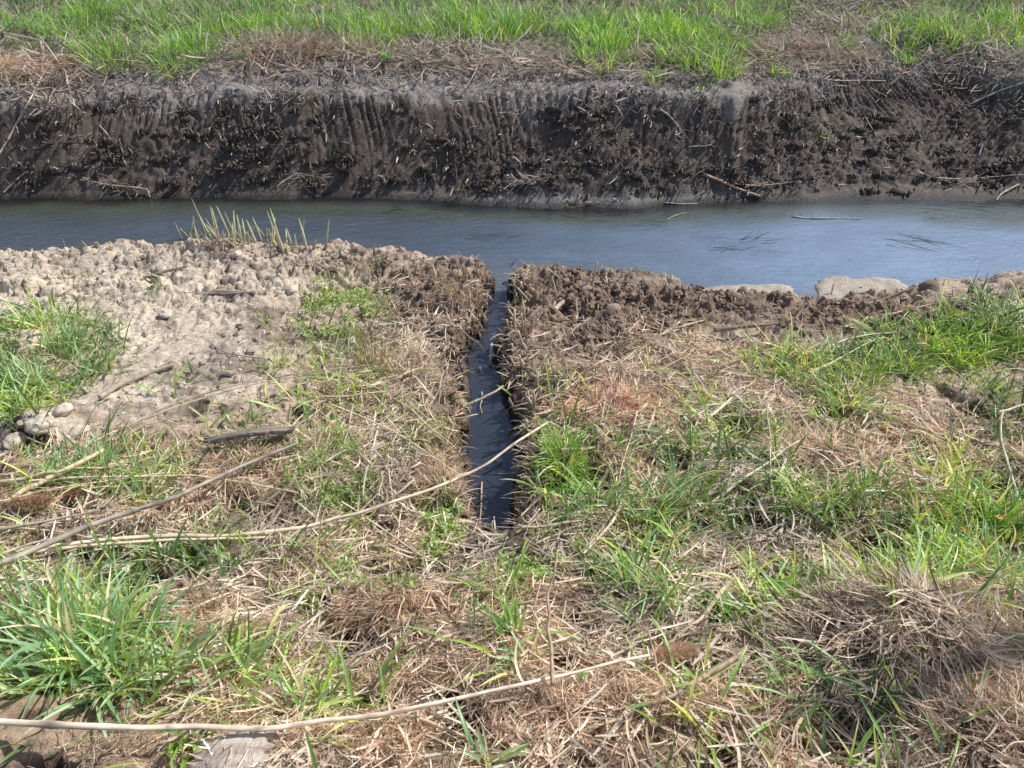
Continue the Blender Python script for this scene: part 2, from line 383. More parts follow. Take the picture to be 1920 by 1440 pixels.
def mat_leaf(name, trans=.4, rough=.42, spec=.5, objvar=False, wave=True):
    m, nt, out = newmat(name)
    p = N(nt, 'ShaderNodeBsdfPrincipled'); at = N(nt, 'ShaderNodeAttribute', attribute_name='Col'); tc = N(nt, 'ShaderNodeTexCoord')
    n1 = noise(nt, 30, 3, .5, tc.outputs['Object'])
    c = mult_color(nt, at.outputs['Color'], n1.outputs['Fac'], .8, 1.2)
    if objvar:
        oi = N(nt, 'ShaderNodeObjectInfo'); c = mult_color(nt, c, oi.outputs['Random'], .8, 1.2)
    nt.links.new(c, p.inputs['Base Color']); p.inputs['Roughness'].default_value = rough; p.inputs['Specular IOR Level'].default_value = spec
    if trans > 0:
        tr = N(nt, 'ShaderNodeBsdfTranslucent'); mx = N(nt, 'ShaderNodeMixShader'); mx.inputs[0].default_value = trans
        g = N(nt, 'ShaderNodeVectorMath', operation='MULTIPLY'); g.inputs[1].default_value = (1.8, 1.5, .6) if 'grass' in name else (1.15, 1.0, .85)
        nt.links.new(c, g.inputs[0]); nt.links.new(g.outputs[0], tr.inputs['Color'])
        nt.links.new(p.outputs[0], mx.inputs[1]); nt.links.new(tr.outputs[0], mx.inputs[2]); nt.links.new(mx.outputs[0], out.inputs[0])
    else: nt.links.new(p.outputs[0], out.inputs[0])
    return m

def mat_wood(name, c1, c2, scale=(4, 60, 60)):
    m, nt, out = newmat(name); p = N(nt, 'ShaderNodeBsdfPrincipled'); tc = N(nt, 'ShaderNodeTexCoord'); mp = N(nt, 'ShaderNodeMapping')
    mp.inputs['Scale'].default_value = scale; nt.links.new(tc.outputs['Object'], mp.inputs[0])
    n1 = noise(nt, 1.0, 8, .7, mp.outputs[0]); cr = N(nt, 'ShaderNodeValToRGB')
    cr.color_ramp.elements[0].position = .35; cr.color_ramp.elements[1].position = .65
    cr.color_ramp.elements[0].color = (*c1, 1); cr.color_ramp.elements[1].color = (*c2, 1)
    nt.links.new(n1.outputs['Fac'], cr.inputs[0]); nt.links.new(cr.outputs[0], p.inputs['Base Color']); p.inputs['Roughness'].default_value = .85
    b = N(nt, 'ShaderNodeBump'); b.inputs['Strength'].default_value = 1; b.inputs['Distance'].default_value = .004; nt.links.new(n1.outputs['Fac'], b.inputs['Height']); nt.links.new(b.outputs[0], p.inputs['Normal'])
    nt.links.new(p.outputs[0], out.inputs[0]); return m

def mat_water(name, base, base2, rip, rough=.02, ior=2.3):
    m, nt, out = newmat(name); p = N(nt, 'ShaderNodeBsdfPrincipled'); tc = N(nt, 'ShaderNodeTexCoord')
    at = N(nt, 'ShaderNodeAttribute', attribute_name='Col')
    mp = N(nt, 'ShaderNodeMapping'); mp.inputs['Scale'].default_value = (2.2, 5, 1); mp.inputs['Rotation'].default_value = (0, 0, .12); nt.links.new(tc.outputs['Object'], mp.inputs[0])
    n0 = noise(nt, 1.3, 5, .6, mp.outputs[0])
    c = mult_color(nt, at.outputs['Color'], n0.outputs['Fac'], .88, 1.14)
    nt.links.new(c, p.inputs['Base Color'])
    p.inputs['Roughness'].default_value = rough; p.inputs['IOR'].default_value = ior
    n1 = noise(nt, 5, 4, .5, mp.outputs[0]); n1.inputs['Distortion'].default_value = .8
    n2 = noise(nt, 17, 4, .6, mp.outputs[0])
    am = noise(nt, .9, 3, .5, mp.outputs[0])
    pr = N(nt, 'ShaderNodeMapRange'); pr.inputs['From Min'].default_value = .4; pr.inputs['From Max'].default_value = .65; nt.links.new(am.outputs['Fac'], pr.inputs['Value'])
    mu = N(nt, 'ShaderNodeMath', operation='MULTIPLY'); nt.links.new(n2.outputs['Fac'], mu.inputs[0]); nt.links.new(pr.outputs[0], mu.inputs[1])
    ad = N(nt, 'ShaderNodeMath', operation='MULTIPLY_ADD'); ad.inputs[1].default_value = .8; nt.links.new(mu.outputs[0], ad.inputs[0]); nt.links.new(n1.outputs['Fac'], ad.inputs[2])
    b = N(nt, 'ShaderNodeBump'); b.inputs['Strength'].default_value = rip; b.inputs['Distance'].default_value = .03
    nt.links.new(ad.outputs[0], b.inputs['Height']); nt.links.new(b.outputs[0], p.inputs['Normal'])
    nt.links.new(p.outputs[0], out.inputs[0]); return m

def mat_crust():
    m, nt, out = newmat('dried_crust'); p = N(nt, 'ShaderNodeBsdfPrincipled'); tc = N(nt, 'ShaderNodeTexCoord')
    v = N(nt, 'ShaderNodeTexVoronoi'); v.inputs['Scale'].default_value = 130; nt.links.new(tc.outputs['Object'], v.inputs['Vector'])
    n1 = noise(nt, 14, 5, .6, tc.outputs['Object']); cr = N(nt, 'ShaderNodeValToRGB')
    e = cr.color_ramp.elements; e[0].position = .15; e[0].color = (.60, .54, .46, 1); e[1].position = .75; e[1].color = (.30, .25, .20, 1)
    nt.links.new(v.outputs['Distance'], cr.inputs[0]); mxc = N(nt, 'ShaderNodeMixRGB'); n5 = noise(nt, 9, 6, .7, tc.outputs['Object']); r5 = N(nt, 'ShaderNodeMapRange'); r5.inputs['From Min'].default_value = .48; r5.inputs['From Max'].default_value = .62; nt.links.new(n5.outputs['Fac'], r5.inputs['Value']); nt.links.new(r5.outputs[0], mxc.inputs[0]); nt.links.new(cr.outputs[0], mxc.inputs[1]); mxc.inputs[2].default_value = (.36, .28, .21, 1)
    c = mult_color(nt, mxc.outputs[0], n1.outputs['Fac'], .7, 1.15)
    nt.links.new(c, p.inputs['Base Color']); p.inputs['Roughness'].default_value = .8
    b = N(nt, 'ShaderNodeBump'); b.inputs['Strength'].default_value = .8; b.inputs['Distance'].default_value = -.004; nt.links.new(v.outputs['Distance'], b.inputs['Height']); nt.links.new(b.outputs[0], p.inputs['Normal'])
    nt.links.new(p.outputs[0], out.inputs[0]); return m

MG = mat_ground()
M_GRASS = mat_leaf('grass_blade', .36, .36, .65)
M_STRAW = mat_leaf('dry_straw', .30, .6, .3)
M_FIBRE = mat_leaf('dry_fibre', .32, .8, .1)
M_REED = mat_leaf('reed_stem', 0, .5, .4, objvar=False)
M_STUB = mat_leaf('reed_stub', 0, .7, .25, objvar=True)
M_MUD = mat_leaf('mud_lump', 0, .95, .2, objvar=True)
M_ROOT = mat_leaf('root_stub', 0, .6, .35, objvar=True)
M_BOARD = mat_wood('weathered_board', (.10, .08, .065), (.34, .28, .22))
M_DRIFT = mat_wood('pale_driftwood', (.30, .23, .17), (.56, .46, .35), (8, 70, 70))
M_SLAB = mat_wood('grey_plank', (.25, .19, .15), (.58, .50, .43), (3, 30, 30))
M_CRUST = mat_crust()
M_WAT = mat_water('canal_water', None, None, .30)
M_TWAT = mat_water('trench_water', None, None, .02, .03, 1.6)

# ------------------------------------------------------------------ ground mesh
def axis(segs):
    out = [segs[0][0]]
    for (a, b, st) in segs:
        n = max(1, int(round((b - a) / st))); out += list(np.linspace(a, b, n + 1)[1:])
    return np.array(out)
X = axis([(-80, -20, 6), (-20, -7, .8), (-7, -4.5, .035), (-4.5, -3.0, .014), (-3.0, -1.2, .0085), (-1.2, .8, .0075), (.8, 4.5, .012), (4.5, 7, .035), (7, 20, .8), (20, 80, 6)])
Y = axis([(-30, 0, 2), (0, .6, .05), (.6, 2.2, .0085), (2.2, 4.0, .0095), (4.0, 4.6, .05), (4.6, 6.3, .0085), (6.3, 9, .022), (9, 20, .6), (20, 120, 8)])
XX, YY = np.meshgrid(X, Y)
xf, yf = XX.ravel(), YY.ravel()
ZZ = H(xf, yf)
nx, ny = len(X), len(Y)
ZG = ZZ.reshape(ny, nx)
def Hg(x, y):
    x = np.asarray(x, float); y = np.asarray(y, float)
    i = np.clip(np.searchsorted(X, x) - 1, 0, nx - 2); j = np.clip(np.searchsorted(Y, y) - 1, 0, ny - 2)
    u = np.clip((x - X[i]) / (X[i + 1] - X[i]), 0, 1); v = np.clip((y - Y[j]) / (Y[j + 1] - Y[j]), 0, 1)
    return (ZG[j, i] * (1 - u) + ZG[j, i + 1] * u) * (1 - v) + (ZG[j + 1, i] * (1 - u) + ZG[j + 1, i + 1] * u) * v
H = Hg
ii = (np.arange(ny - 1)[:, None] * nx + np.arange(nx - 1)[None]).ravel()
GF = np.stack([ii, ii + 1, ii + nx + 1, ii + nx], 1)
gpx, gpy = project(xf, yf, ZZ)
def C3(r, g, b): return np.array([r, g, b])[None, :]
def mix(a, b, t): return a * (1 - t[:, None]) + b * t[:, None]
mid = (near_edge(xf) + far_edge(xf)) / 2
near = yf < mid
gc = np.broadcast_to(C3(.40, .29, .205), (len(xf), 3)).copy()
gc = mix(gc, C3(.56, .44, .34), ss(1.9, 2.7, yf) * near)
gc = mix(gc, C3(.66, .555, .44) * (.72 + .5 * fbm(xf * 3, yf * 4, 4, 87))[:, None], blobs(gpx, gpy, M_DRY) * near)
brn = blobs(gpx, gpy, M_TORN) * near
gc = mix(gc, C3(.30, .215, .155) * (.55 + .9 * fbm(xf * 8, yf * 11, 4, 78))[:, None], brn)
gc = mix(gc, C3(.20, .155, .12), ss(.56, .66, fbm(xf * 6, yf * 9, 4, 89)) * near * ss(1.8, 2.3, yf) * .55)
gc = mix(gc, C3(.11, .075, .052), ss(.56, .70, fbm(xf * 7 + 5, yf * 9, 3, 66)) * near * ss(2.9, 2.3, yf))  # hollows in the litter painted darker to deepen their shade
gc = mix(gc, C3(.13, .09, .06), ss(.5, .75, fbm(xf * 3, yf * 3, 4, 80)) * .6 * near * (1 - blobs(gpx, gpy, M_DRY)))
wet = np.zeros(len(xf))
td = trench_d(xf, yf)
tw = ss(.07, .0, td) * near * (yf > 1.4) * (yf < 3.7)
wetn = np.maximum(tw, ss(.05, -.0, ZZ - WATER) * near)
gc = mix(gc, C3(.13, .092, .068), ss(.13, .02, td) * near * (yf > 1.5) * (yf < 3.8) * .85)
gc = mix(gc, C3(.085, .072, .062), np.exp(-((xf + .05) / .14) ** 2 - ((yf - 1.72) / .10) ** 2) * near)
gc = mix(gc, C3(.030, .027, .028), np.clip(ss(.065, .02, ZZ - WATER), 0, 1) * near)
wet = np.where(near, np.clip(ss(.06, .01, ZZ - WATER), 0, 1) * .9, 0)
sf = (yf - far_edge(xf)) / np.maximum(crest(xf) - far_edge(xf), .05)
far = ~near
dark = C3(.112, .083, .068) * (0.75 + .6 * fbm(xf * 2.5, yf * 4, 4, 82))[:, None]
grey = C3(.27, .235, .215) * (0.8 + .4 * fbm(xf * 5, yf * 5, 4, 83))[:, None]
farc = mix(dark, grey, ss(.84, 1.02, sf + (fbm(xf * 7, yf * 7, 4, 84) - .5) * .4))
farc = mix(farc, C3(.22, .175, .14), ss(1.25, 1.9, sf))
farc = mix(farc, C3(.10, .15, .055) * (.5 + fbm(xf * .8, yf * .8, 4, 86))[:, None], ss(8.5, 11, yf))
apr = ss(.19, .08, sf + (fbm(xf * 2, yf * 2, 2, 85) - .5) * .1)
farc = mix(farc, C3(.20, .185, .175), apr * ss(.5, .15, np.abs(xf - .55) / 3.0))
farc = mix(farc, C3(.03, .026, .024), ss(.035, .005, ZZ - WATER))
gc = np.where(far[:, None], farc, gc)
wet = np.where(far, np.clip(.25 * ss(1.05, .8, sf) + .6 * ss(.25, .02, sf), 0, 1), wet)
bankmesh = mesh_np('ground', np.stack([xf, yf, ZZ], 1), GF, MG, gc, True, {'wet': wet})
g = link('ground', bankmesh); tag(g, kind='structure')

# ------------------------------------------------------------------ water
wx = axis([(-80, -8, 4), (-8, 8, .08), (8, 80, 4)]); wy = axis([(3.25, 5.3, .05)])
WX, WY = np.meshgrid(wx, wy); a, b = WX.ravel(), WY.ravel()
fd = far_edge(a) - b; nd = b - near_edge(a)
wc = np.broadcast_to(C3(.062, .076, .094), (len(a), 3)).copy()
wc = mix(wc, C3(.175, .24, .335), ss(-.9, 2.4, a))  # bluer, brighter right side paints the sky reflection into the water colour
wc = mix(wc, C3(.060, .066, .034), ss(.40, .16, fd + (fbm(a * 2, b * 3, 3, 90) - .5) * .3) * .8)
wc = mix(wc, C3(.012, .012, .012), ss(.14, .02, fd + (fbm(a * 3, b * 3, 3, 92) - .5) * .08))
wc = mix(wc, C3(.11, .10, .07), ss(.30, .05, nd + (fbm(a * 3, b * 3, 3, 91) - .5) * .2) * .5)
n1 = len(wx); ii = (np.arange(len(wy) - 1)[:, None] * n1 + np.arange(n1 - 1)[None]).ravel()
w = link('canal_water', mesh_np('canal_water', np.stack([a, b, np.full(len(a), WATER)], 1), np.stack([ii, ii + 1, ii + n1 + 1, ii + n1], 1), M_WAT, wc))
tag(w, kind='structure')
ty = np.linspace(TY[0] - .05, 3.60, 90); tx = np.interp(ty, TY, TX); tw_ = np.interp(ty, TY, TW) + .10
cols = np.linspace(-1, 1, 7)
V = np.stack([(tx[:, None] + cols[None] * tw_[:, None]).ravel(), np.repeat(ty, 7), np.full(90 * 7, WATER + .004)], 1)
ii = (np.arange(89)[:, None] * 7 + np.arange(6)[None]).ravel()
w = link('trench_water', mesh_np('trench_water', V, np.stack([ii, ii + 1, ii + 8, ii + 7], 1), M_TWAT, np.broadcast_to(C3(.034, .038, .052), (len(V), 3))))
tag(w, kind='structure')

# ------------------------------------------------------------------ scatter helper
def scatter(n, maskfn, xr, yr, seed, zmin=WATER + .012, clump=None, gaps=0):
    r = np.random.default_rng(seed)
    out = []; got = 0
    for _ in range(40):
        x = r.uniform(*xr, n * 2); y = r.uniform(*yr, n * 2)
        pxa, pya = project(x, y, zb(y) * (y < 4.4))
        vis = (pxa > -420) & (pxa < 2340) & (pya > -260) & (pya < 1700)
        x, y = x[vis], y[vis]
        z = H(x, y); px, py = project(x, y, z)
        d = maskfn(px, py, x, y)
        if gaps: d = d * (1 - .65 * blobs(px, py, M_TORN))
        if gaps: d = d * (1 - gaps * ss(.52, .68, fbm(x * 7 + 5, y * 9, 3, 66)))
        if clump is not None:
            d = d * ss(clump[1], clump[2], fbm(x * clump[0], y * clump[0], 3, clump[3]))
        k = (r.random(len(x)) < d) & (z > zmin) & ((trench_d(x, y) > .03) | (y > 3.9) | (y < 1.5))
        out.append(np.stack([x[k], y[k], z[k]], 1)); got += k.sum()
        if got >= n: break
    return np.concatenate(out)[:n] if out else np.zeros((0, 3))

def pal(n, cols, r, v=.18):
    c = np.array(cols)[r.integers(0, len(cols), n)]
    return c * (1 + r.uniform(-v, v, (n, 1))) * (1 + r.uniform(-.05, .05, (n, 3)))
STRAWC = [(.86, .70, .51), (.94, .80, .61), (.74, .57, .42), (.82, .64, .47), (.60, .47, .36), (.92, .80, .67), (.36, .26, .19)]
FIBREC = [(.68, .49, .34), (.80, .61, .43), (.54, .38, .26), (.88, .71, .52), (.36, .24, .16)]
GREENC = [(.17, .33, .08), (.22, .42, .10), (.26, .47, .12), (.10, .24, .07), (.33, .52, .15), (.20, .40, .15)]
LIMEC = [(.22, .36, .06), (.26, .40, .08), (.18, .32, .05), (.32, .40, .12)]
BLUEG = [(.28, .46, .24), (.36, .55, .31), (.20, .38, .17), (.44, .61, .37), (.48, .60, .28)]

def patch(P, c):
    a = fbm(P[:, 0] * 3.5, P[:, 1] * 5, 3, 301)[:, None]; b = ss(.42, .62, fbm(P[:, 0] * 2.2 + 7, P[:, 1] * 3, 3, 302))[:, None]
    g = c.mean(1)[:, None] * np.array([[1.06, 1.0, .86]])
    return np.clip((c * (1 - .45 * b) + g * .45 * b) * (.66 + .68 * a), 0, .95)
def gpatch(P, c, k):
    a = ss(.3, .7, fbm(P[:, 0] * k, P[:, 1] * k * 1.3, 3, 303))[:, None]
    return np.clip(c * (.55 + .85 * a) * (1 + a * np.array([[.15, .0, -.25]])), 0, .9)
NEARX, NEARY = (-4.3, 4.3), (.42, 4.1)
def straw_obj(name, P, seed, L, W, cols, lift, label, mat, pitch=(1.25, 1.75), az=None, curve=.25, nseg=3, taper='straw', fold=.2, v=.2):
    r = np.random.default_rng(seed); n = len(P)
    l = r.uniform(*L, n) * r.uniform(.6, 1.4, n); wd = r.uniform(*W, n)
    a = r.uniform(0, 2 * PI, n) if az is None else az(r, n)
    th = r.uniform(*pitch, n)
    # follow the ground slope
    e = .5 * l
    hx = H(P[:, 0] + np.cos(a) * l, P[:, 1] + np.sin(a) * l); h0 = P[:, 2]
    sl = np.clip((hx - h0) / l, -1.2, 1.2)
    th = th - np.arctan(sl)
    B = P.copy(); B[:, 2] += r.uniform(lift[0], lift[1], n)
    V, F, C = ribbons(B, a, th, r.uniform(-curve, curve, n), l, wd, nseg, patch(P, pal(n, cols, r, v)), drift=r.uniform(-curve, curve, n) * 1.6, roll=r.uniform(-1.2, 1.2, n), taper=taper, fold=fold)
    o = link(name, mesh_np(name, V, F, mat, C)); tag(o, label, 'straw' if 'straw' in name else 'dry grass', kind='stuff'); return o

P = scatter(42000, lambda px, py, x, y: blobs(px, py, M_STRAWY), NEARX, NEARY, 101, gaps=.8)
straw_obj('straw_litter', P, 1, (.025, .11), (.0018, .0068), STRAWC, (.002, .03), 'broken dry reed straw lying over the near bank', M_STRAW)
P = scatter(1900, lambda px, py, x, y: blobs(px, py, M_STRAWY) ** 1.5 * (.35 + .65 * ss(-.2, .3, x)), NEARX, NEARY, 102)
straw_obj('dry_reed_leaves', P, 2, (.06, .15), (.0045, .0095), STRAWC[:3] + [(.60, .52, .44), (.5, .42, .36)], (.008, .045), 'wide papery dead reed leaves strewn over the near bank straw', M_STRAW, curve=.7, nseg=6, taper='blade', fold=.12)
P = scatter(1700, lambda px, py, x, y: blobs(px, py, M_STRAWY) * (.15 + .85 * ss(.1, .4, x)), NEARX, (.6, 2.7), 112)
straw_obj('broken_reed_pieces', P, 12, (.05, .16), (.0045, .0105), [(.86, .74, .60), (.78, .64, .50), (.62, .52, .43), (.92, .80, .64), (.50, .40, .31)], (.01, .04), 'broad stiff reed pieces scattered through the litter on the right', M_STRAW, pitch=(1.35, 1.65), curve=.12, nseg=4, taper='straw', fold=.3)
P = scatter(30000, lambda px, py, x, y: blobs(px, py, M_FINE), NEARX, (.45, 2.6), 103, clump=(6, .34, .55, 7), gaps=.9)
straw_obj('matted_dry_grass', P, 3, (.012, .06), (.0010, .0030), FIBREC, (.0, .035), 'fine brown matted dead grass on the near slope', M_FIBRE, pitch=(.8, 1.9), curve=1.3, nseg=4, taper='hair', fold=.3)
P = scatter(11000, lambda px, py, x, y: (.5 * (x > -.6) + .3) * (1 - .55 * blobs(px, py, M_TORN)), NEARX, (1.9, 3.9), 104)
straw_obj('straw_fragments', P, 4, (.012, .06), (.0018, .0045), STRAWC + [(.45, .36, .28), (.2, .15, .11), (.3, .24, .19)], (.0, .012), 'short straw fragments trodden into the near bank mud', M_STRAW, pitch=(1.1, 1.7))
P = scatter(11000, lambda px, py, x, y: blobs(px, py, M_FARS), (-6.5, 6.5), (5.0, 9.5), 105, clump=(3, .3, .5, 9))
straw_obj('far_straw_litter', P, 5, (.05, .22), (.004, .012), [(.50, .43, .36), (.60, .53, .45), (.38, .33, .28), (.26, .22, .19), (.50, .38, .28)], (.0, .05), 'dry straw and dead reed leaves along the far bank top', M_STRAW, pitch=(1.0, 1.8), curve=.5, nseg=4)
def lipmask(px, py, x, y):
    s = (y - far_edge(x)) / np.maximum(crest(x) - far_edge(x), .05)
    return ss(.72, .98, s) * ss(1.9, 1.2, s) + .10 * ss(.05, .2, s)
P = scatter(10000, lipmask, (-5.5, 5.5), (4.6, 7), 106, clump=(4, .35, .6, 12))
straw_obj('lip_straw_bits', P, 6, (.015, .09), (.003, .010), [(.48, .43, .39), (.60, .54, .48), (.34, .30, .27), (.24, .21, .19)], (.0, .015), 'grey straw bits caught along the lip of the far bank', M_STRAW, pitch=(.9, 2.0), curve=.5)

# ------------------------------------------------------------------ grass cover (stuff)
def grass_cover(name, P, seed, L, W, cols, label, th=(.1, .9), curve=(.2, 1.3), nseg=5, tip=.4, bias=None):
    r = np.random.default_rng(seed); n = len(P)
    a = r.uniform(0, 2 * PI, n) if bias is None else bias + r.normal(0, 1.3, n)
    B = P.copy(); B[:, 2] -= .006
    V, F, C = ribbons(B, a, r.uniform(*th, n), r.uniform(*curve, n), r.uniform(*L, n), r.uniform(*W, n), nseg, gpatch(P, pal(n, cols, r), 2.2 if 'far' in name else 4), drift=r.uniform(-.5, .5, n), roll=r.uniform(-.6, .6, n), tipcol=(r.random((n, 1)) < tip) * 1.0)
    o = link(name, mesh_np(name, V, F, M_GRASS, C)); tag(o, label, 'grass', kind='stuff'); return o
P = scatter(9000, lambda px, py, x, y: .10 * (y < 2.7) * (.6 + .8 * (x > .1)) + blobs(px, py, M_GREEN), NEARX, NEARY, 201, clump=(5, .38, .60, 15))
grass_cover('bank_grass', P, 21, (.05, .22), (.0035, .0105), GREENC + BLUEG + [(.34, .54, .10), (.42, .56, .14)], 'green grass blades growing through the near bank litter', th=(.2, 1.2))
P = scatter(4200, lambda px, py, x, y: blobs(px, py, M_LIME), NEARX, NEARY, 202, clump=(7, .35, .6, 16))
grass_cover('sprouting_grass', P, 22, (.02, .075), (.0015, .0035), LIMEC, 'short pale green grass sprouting beside the trench', th=(.1, 1.0), nseg=3)
P = scatter(52000, lambda px, py, x, y: np.maximum(blobs(px, py - 1, M_FARG), ss(7.2, 7.9, y)), (-8, 8), (5.6, 11.5), 203, clump=(2.4, .16, .36, 18))
grass_cover('far_grass', P, 23, (.06, .18), (.004, .009), [(.085, .22, .085), (.11, .27, .09), (.15, .34, .10), (.20, .42, .12), (.26, .50, .12)], 'green grass growing over the far bank top', th=(.05, .7), curve=(.2, 1.1), nseg=4, tip=.1)

# creeping weeds: many tiny leaves
def leaves(name, P, seed, size, cols, label):
    r = np.random.default_rng(seed); n = len(P)
    s = r.uniform(*size, n)
    B = P.copy(); B[:, 2] += r.uniform(.006, .040, n)
    V, F, C = ribbons(B, r.uniform(0, 2 * PI, n), r.uniform(.5, 1.7, n), r.uniform(-.3, .8, n), s * 1.5, s, 3, pal(n, cols, r), roll=r.uniform(-.6, .6, n), taper='blade', fold=.12)
    o = link(name, mesh_np(name, V, F, M_GRASS, C)); tag(o, label, 'weeds', kind='stuff'); return o
P = scatter(15000, lambda px, py, x, y: blobs(px, py, M_WEED), NEARX, NEARY, 301, clump=(9, .36, .58, 19))
leaves('creeping_weeds', P, 31, (.005, .011), [(.26, .44, .09), (.34, .50, .12), (.18, .34, .08), (.42, .52, .16)], 'tiny leaved creeping weeds over the straw by the trench head')

# crumbled soil
def ico():
    t = (1 + 5 ** .5) / 2
    v = np.array([(-1, t, 0), (1, t, 0), (-1, -t, 0), (1, -t, 0), (0, -1, t), (0, 1, t), (0, -1, -t), (0, 1, -t), (t, 0, -1), (t, 0, 1), (-t, 0, -1), (-t, 0, 1)], float)
    f = np.array([(0, 11, 5), (0, 5, 1), (0, 1, 7), (0, 7, 10), (0, 10, 11), (1, 5, 9), (5, 11, 4), (11, 10, 2), (10, 7, 6), (7, 1, 8), (3, 9, 4), (3, 4, 2), (3, 2, 6), (3, 6, 8), (3, 8, 9), (4, 9, 5), (2, 4, 11), (6, 2, 10), (8, 6, 7), (9, 8, 1)])
    v /= np.linalg.norm(v, axis=1)[:, None]
    # subdivide once
    mp = {}; vv = [tuple(q) for q in v]; ff = []
    def m(a, b):
        k = (min(a, b), max(a, b))
        if k not in mp:
            q = (np.array(vv[a]) + np.array(vv[b])) / 2; q /= np.linalg.norm(q); vv.append(tuple(q)); mp[k] = len(vv) - 1
        return mp[k]
    for a, b, c in f:
        x, y, z = m(a, b), m(b, c), m(c, a); ff += [(a, x, z), (x, b, y), (z, y, c), (x, y, z)]
    return np.array(vv), np.array(ff)
IV, IF = ico()
def lumps(name, P, seed, size, colfn, label, cat='soil'):
    r = np.random.default_rng(seed); n = len(P); s = size[0] + (size[1] - size[0]) * r.random(n) ** 3
    R = 1 + r.uniform(-.38, .38, (n, len(IV)))
    sc = r.uniform(.6, 1.25, (n, 1, 3)); sc[:, :, 2] *= .75
    V = IV[None] * R[..., None] * sc * s[:, None, None] + P[:, None] + np.array([0, 0, 1]) * (s * .25)[:, None, None]
    F = (np.arange(n)[:, None, None] * len(IV) + IF[None]).reshape(-1, 3)
    C = np.repeat(colfn(P, r), len(IV), 0)
    o = link(name, mesh_np(name, V.reshape(-1, 3), F, M_MUD, C, False)); tag(o, label, cat, kind='stuff'); return o
def soilcol(P, r):
    px, py = project(P[:, 0], P[:, 1], P[:, 2]); t = blobs(px, py, M_DRY)
    c = mix(np.broadcast_to(C3(.34, .26, .195), (len(P), 3)).copy(), C3(.53, .45, .365), t)
    c = mix(c, C3(.035, .03, .03), ss(.05, .02, P[:, 2] - WATER))
    return c * (1 + r.uniform(-.25, .2, (len(P), 1)))
P = scatter(8000, lambda px, py, x, y: .05 + .95 * ss(.5, .65, fbm(x * 5, y * 5, 3, 95)), NEARX, (1.5, 4.1), 401, zmin=WATER)
lumps('crumbled_soil', P, 41, (.0015, .008), soilcol, 'loose crumbs of dry mud over the near bank')
P = scatter(2500, lambda px, py, x, y: .6 + 0 * px, NEARX, (.5, 1.6), 402)
lumps('brown_soil_crumbs', P, 42, (.002, .009), lambda P, r: np.broadcast_to(C3(.27, .18, .12), (len(P), 3)) * (1 + r.uniform(-.3, .3, (len(P), 1))), 'brown soil crumbs under the grass at the front')


P = scatter(2600, lambda px, py, x, y: blobs(px, py, M_TORN) * ss(.4, .55, fbm(x * 6, y * 6, 3, 96)) + .03 * blobs(px, py, M_DRY), NEARX, (1.6, 4.1), 403, zmin=WATER)
def torncol(P, r):
    px, py = project(P[:, 0], P[:, 1], P[:, 2]); t = blobs(px, py, M_DRY) * (1 - blobs(px, py, M_TORN))
    return mix(np.broadcast_to(C3(.30, .215, .155), (len(P), 3)).copy(), C3(.60, .50, .40), t) * (1 + r.uniform(-.35, .25, (len(P), 1)))
lumps('torn_mud_lumps', P, 44, (.005, .024), torncol, 'torn lumps of mud around the trench mouth and along the canal edge')
rr_ = np.random.default_rng(404); n = 2600; yy = rr_.uniform(1.75, 3.7, n); xx = np.interp(yy, TY, TX) + rr_.choice([-1, 1], n) * (np.interp(yy, TY, TW) + rr_.uniform(-.01, .10, n))
zz = H(xx, yy); tdd = trench_d(xx, yy); k = (tdd > .0) & (tdd < .08); P = np.stack([xx, yy, zz], 1)[k]
lumps('trench_wall_crumbs', P, 45, (.004, .016), lambda P, r: mix(np.broadcast_to(C3(.04, .032, .028), (len(P), 3)).copy(), C3(.20, .145, .105), ss(.02, .10, P[:, 2] - WATER)) * (1 + r.uniform(-.4, .4, (len(P), 1))), 'crumbled wet soil down the sides of the trench')
P = P[::2]; rg_ = np.random.default_rng(405); n = len(P)
V, F, C = ribbons(P, rg_.uniform(0, 6.28, n), rg_.uniform(.2, 2.4, n), rg_.uniform(-.4, .9, n), rg_.uniform(.015, .06, n), rg_.uniform(.0015, .004, n), 4, pal(n, [(.5, .38, .26), (.3, .22, .15), (.62, .48, .34), (.12, .09, .06)], rg_), roll=rg_.uniform(-1, 1, n), taper='straw', fold=.4)
tag(link('trench_wall_roots', mesh_np('trench_wall_roots', V, F, M_STRAW, C)), 'cut roots and straw ends sticking out of the trench sides', 'roots', kind='stuff')

rg_ = np.random.default_rng(406); n = 1500; yy = rg_.uniform(1.78, 3.68, n); sd_ = rg_.choice([-1, 1], n); xx = np.interp(yy, TY, TX) + sd_ * (np.interp(yy, TY, TW) + rg_.uniform(.03, .13, n))
zz = H(xx, yy); tdd = trench_d(xx, yy); k = (tdd > .03) & (tdd < .12) & (fbm(xx * 8, yy * 7, 3, 97) > .47); n = int(k.sum())
V, F, C = ribbons(np.stack([xx, yy, zz + .006], 1)[k], np.where(sd_[k] > 0, PI, 0) + rg_.normal(0, .9, n), rg_.uniform(.7, 1.75, n), rg_.uniform(0, 1.1, n), rg_.uniform(.03, .10, n), rg_.uniform(.002, .006, n), 5, pal(n, STRAWC + [(.4, .3, .2)], rg_), drift=rg_.uniform(-.5, .5, n), roll=rg_.uniform(-1, 1, n), taper='straw', fold=.3)
tag(link('trench_lip_straw', mesh_np('trench_lip_straw', V, F, M_STRAW, C)), 'ragged straw hanging over both lips of the trench', 'straw', kind='stuff')

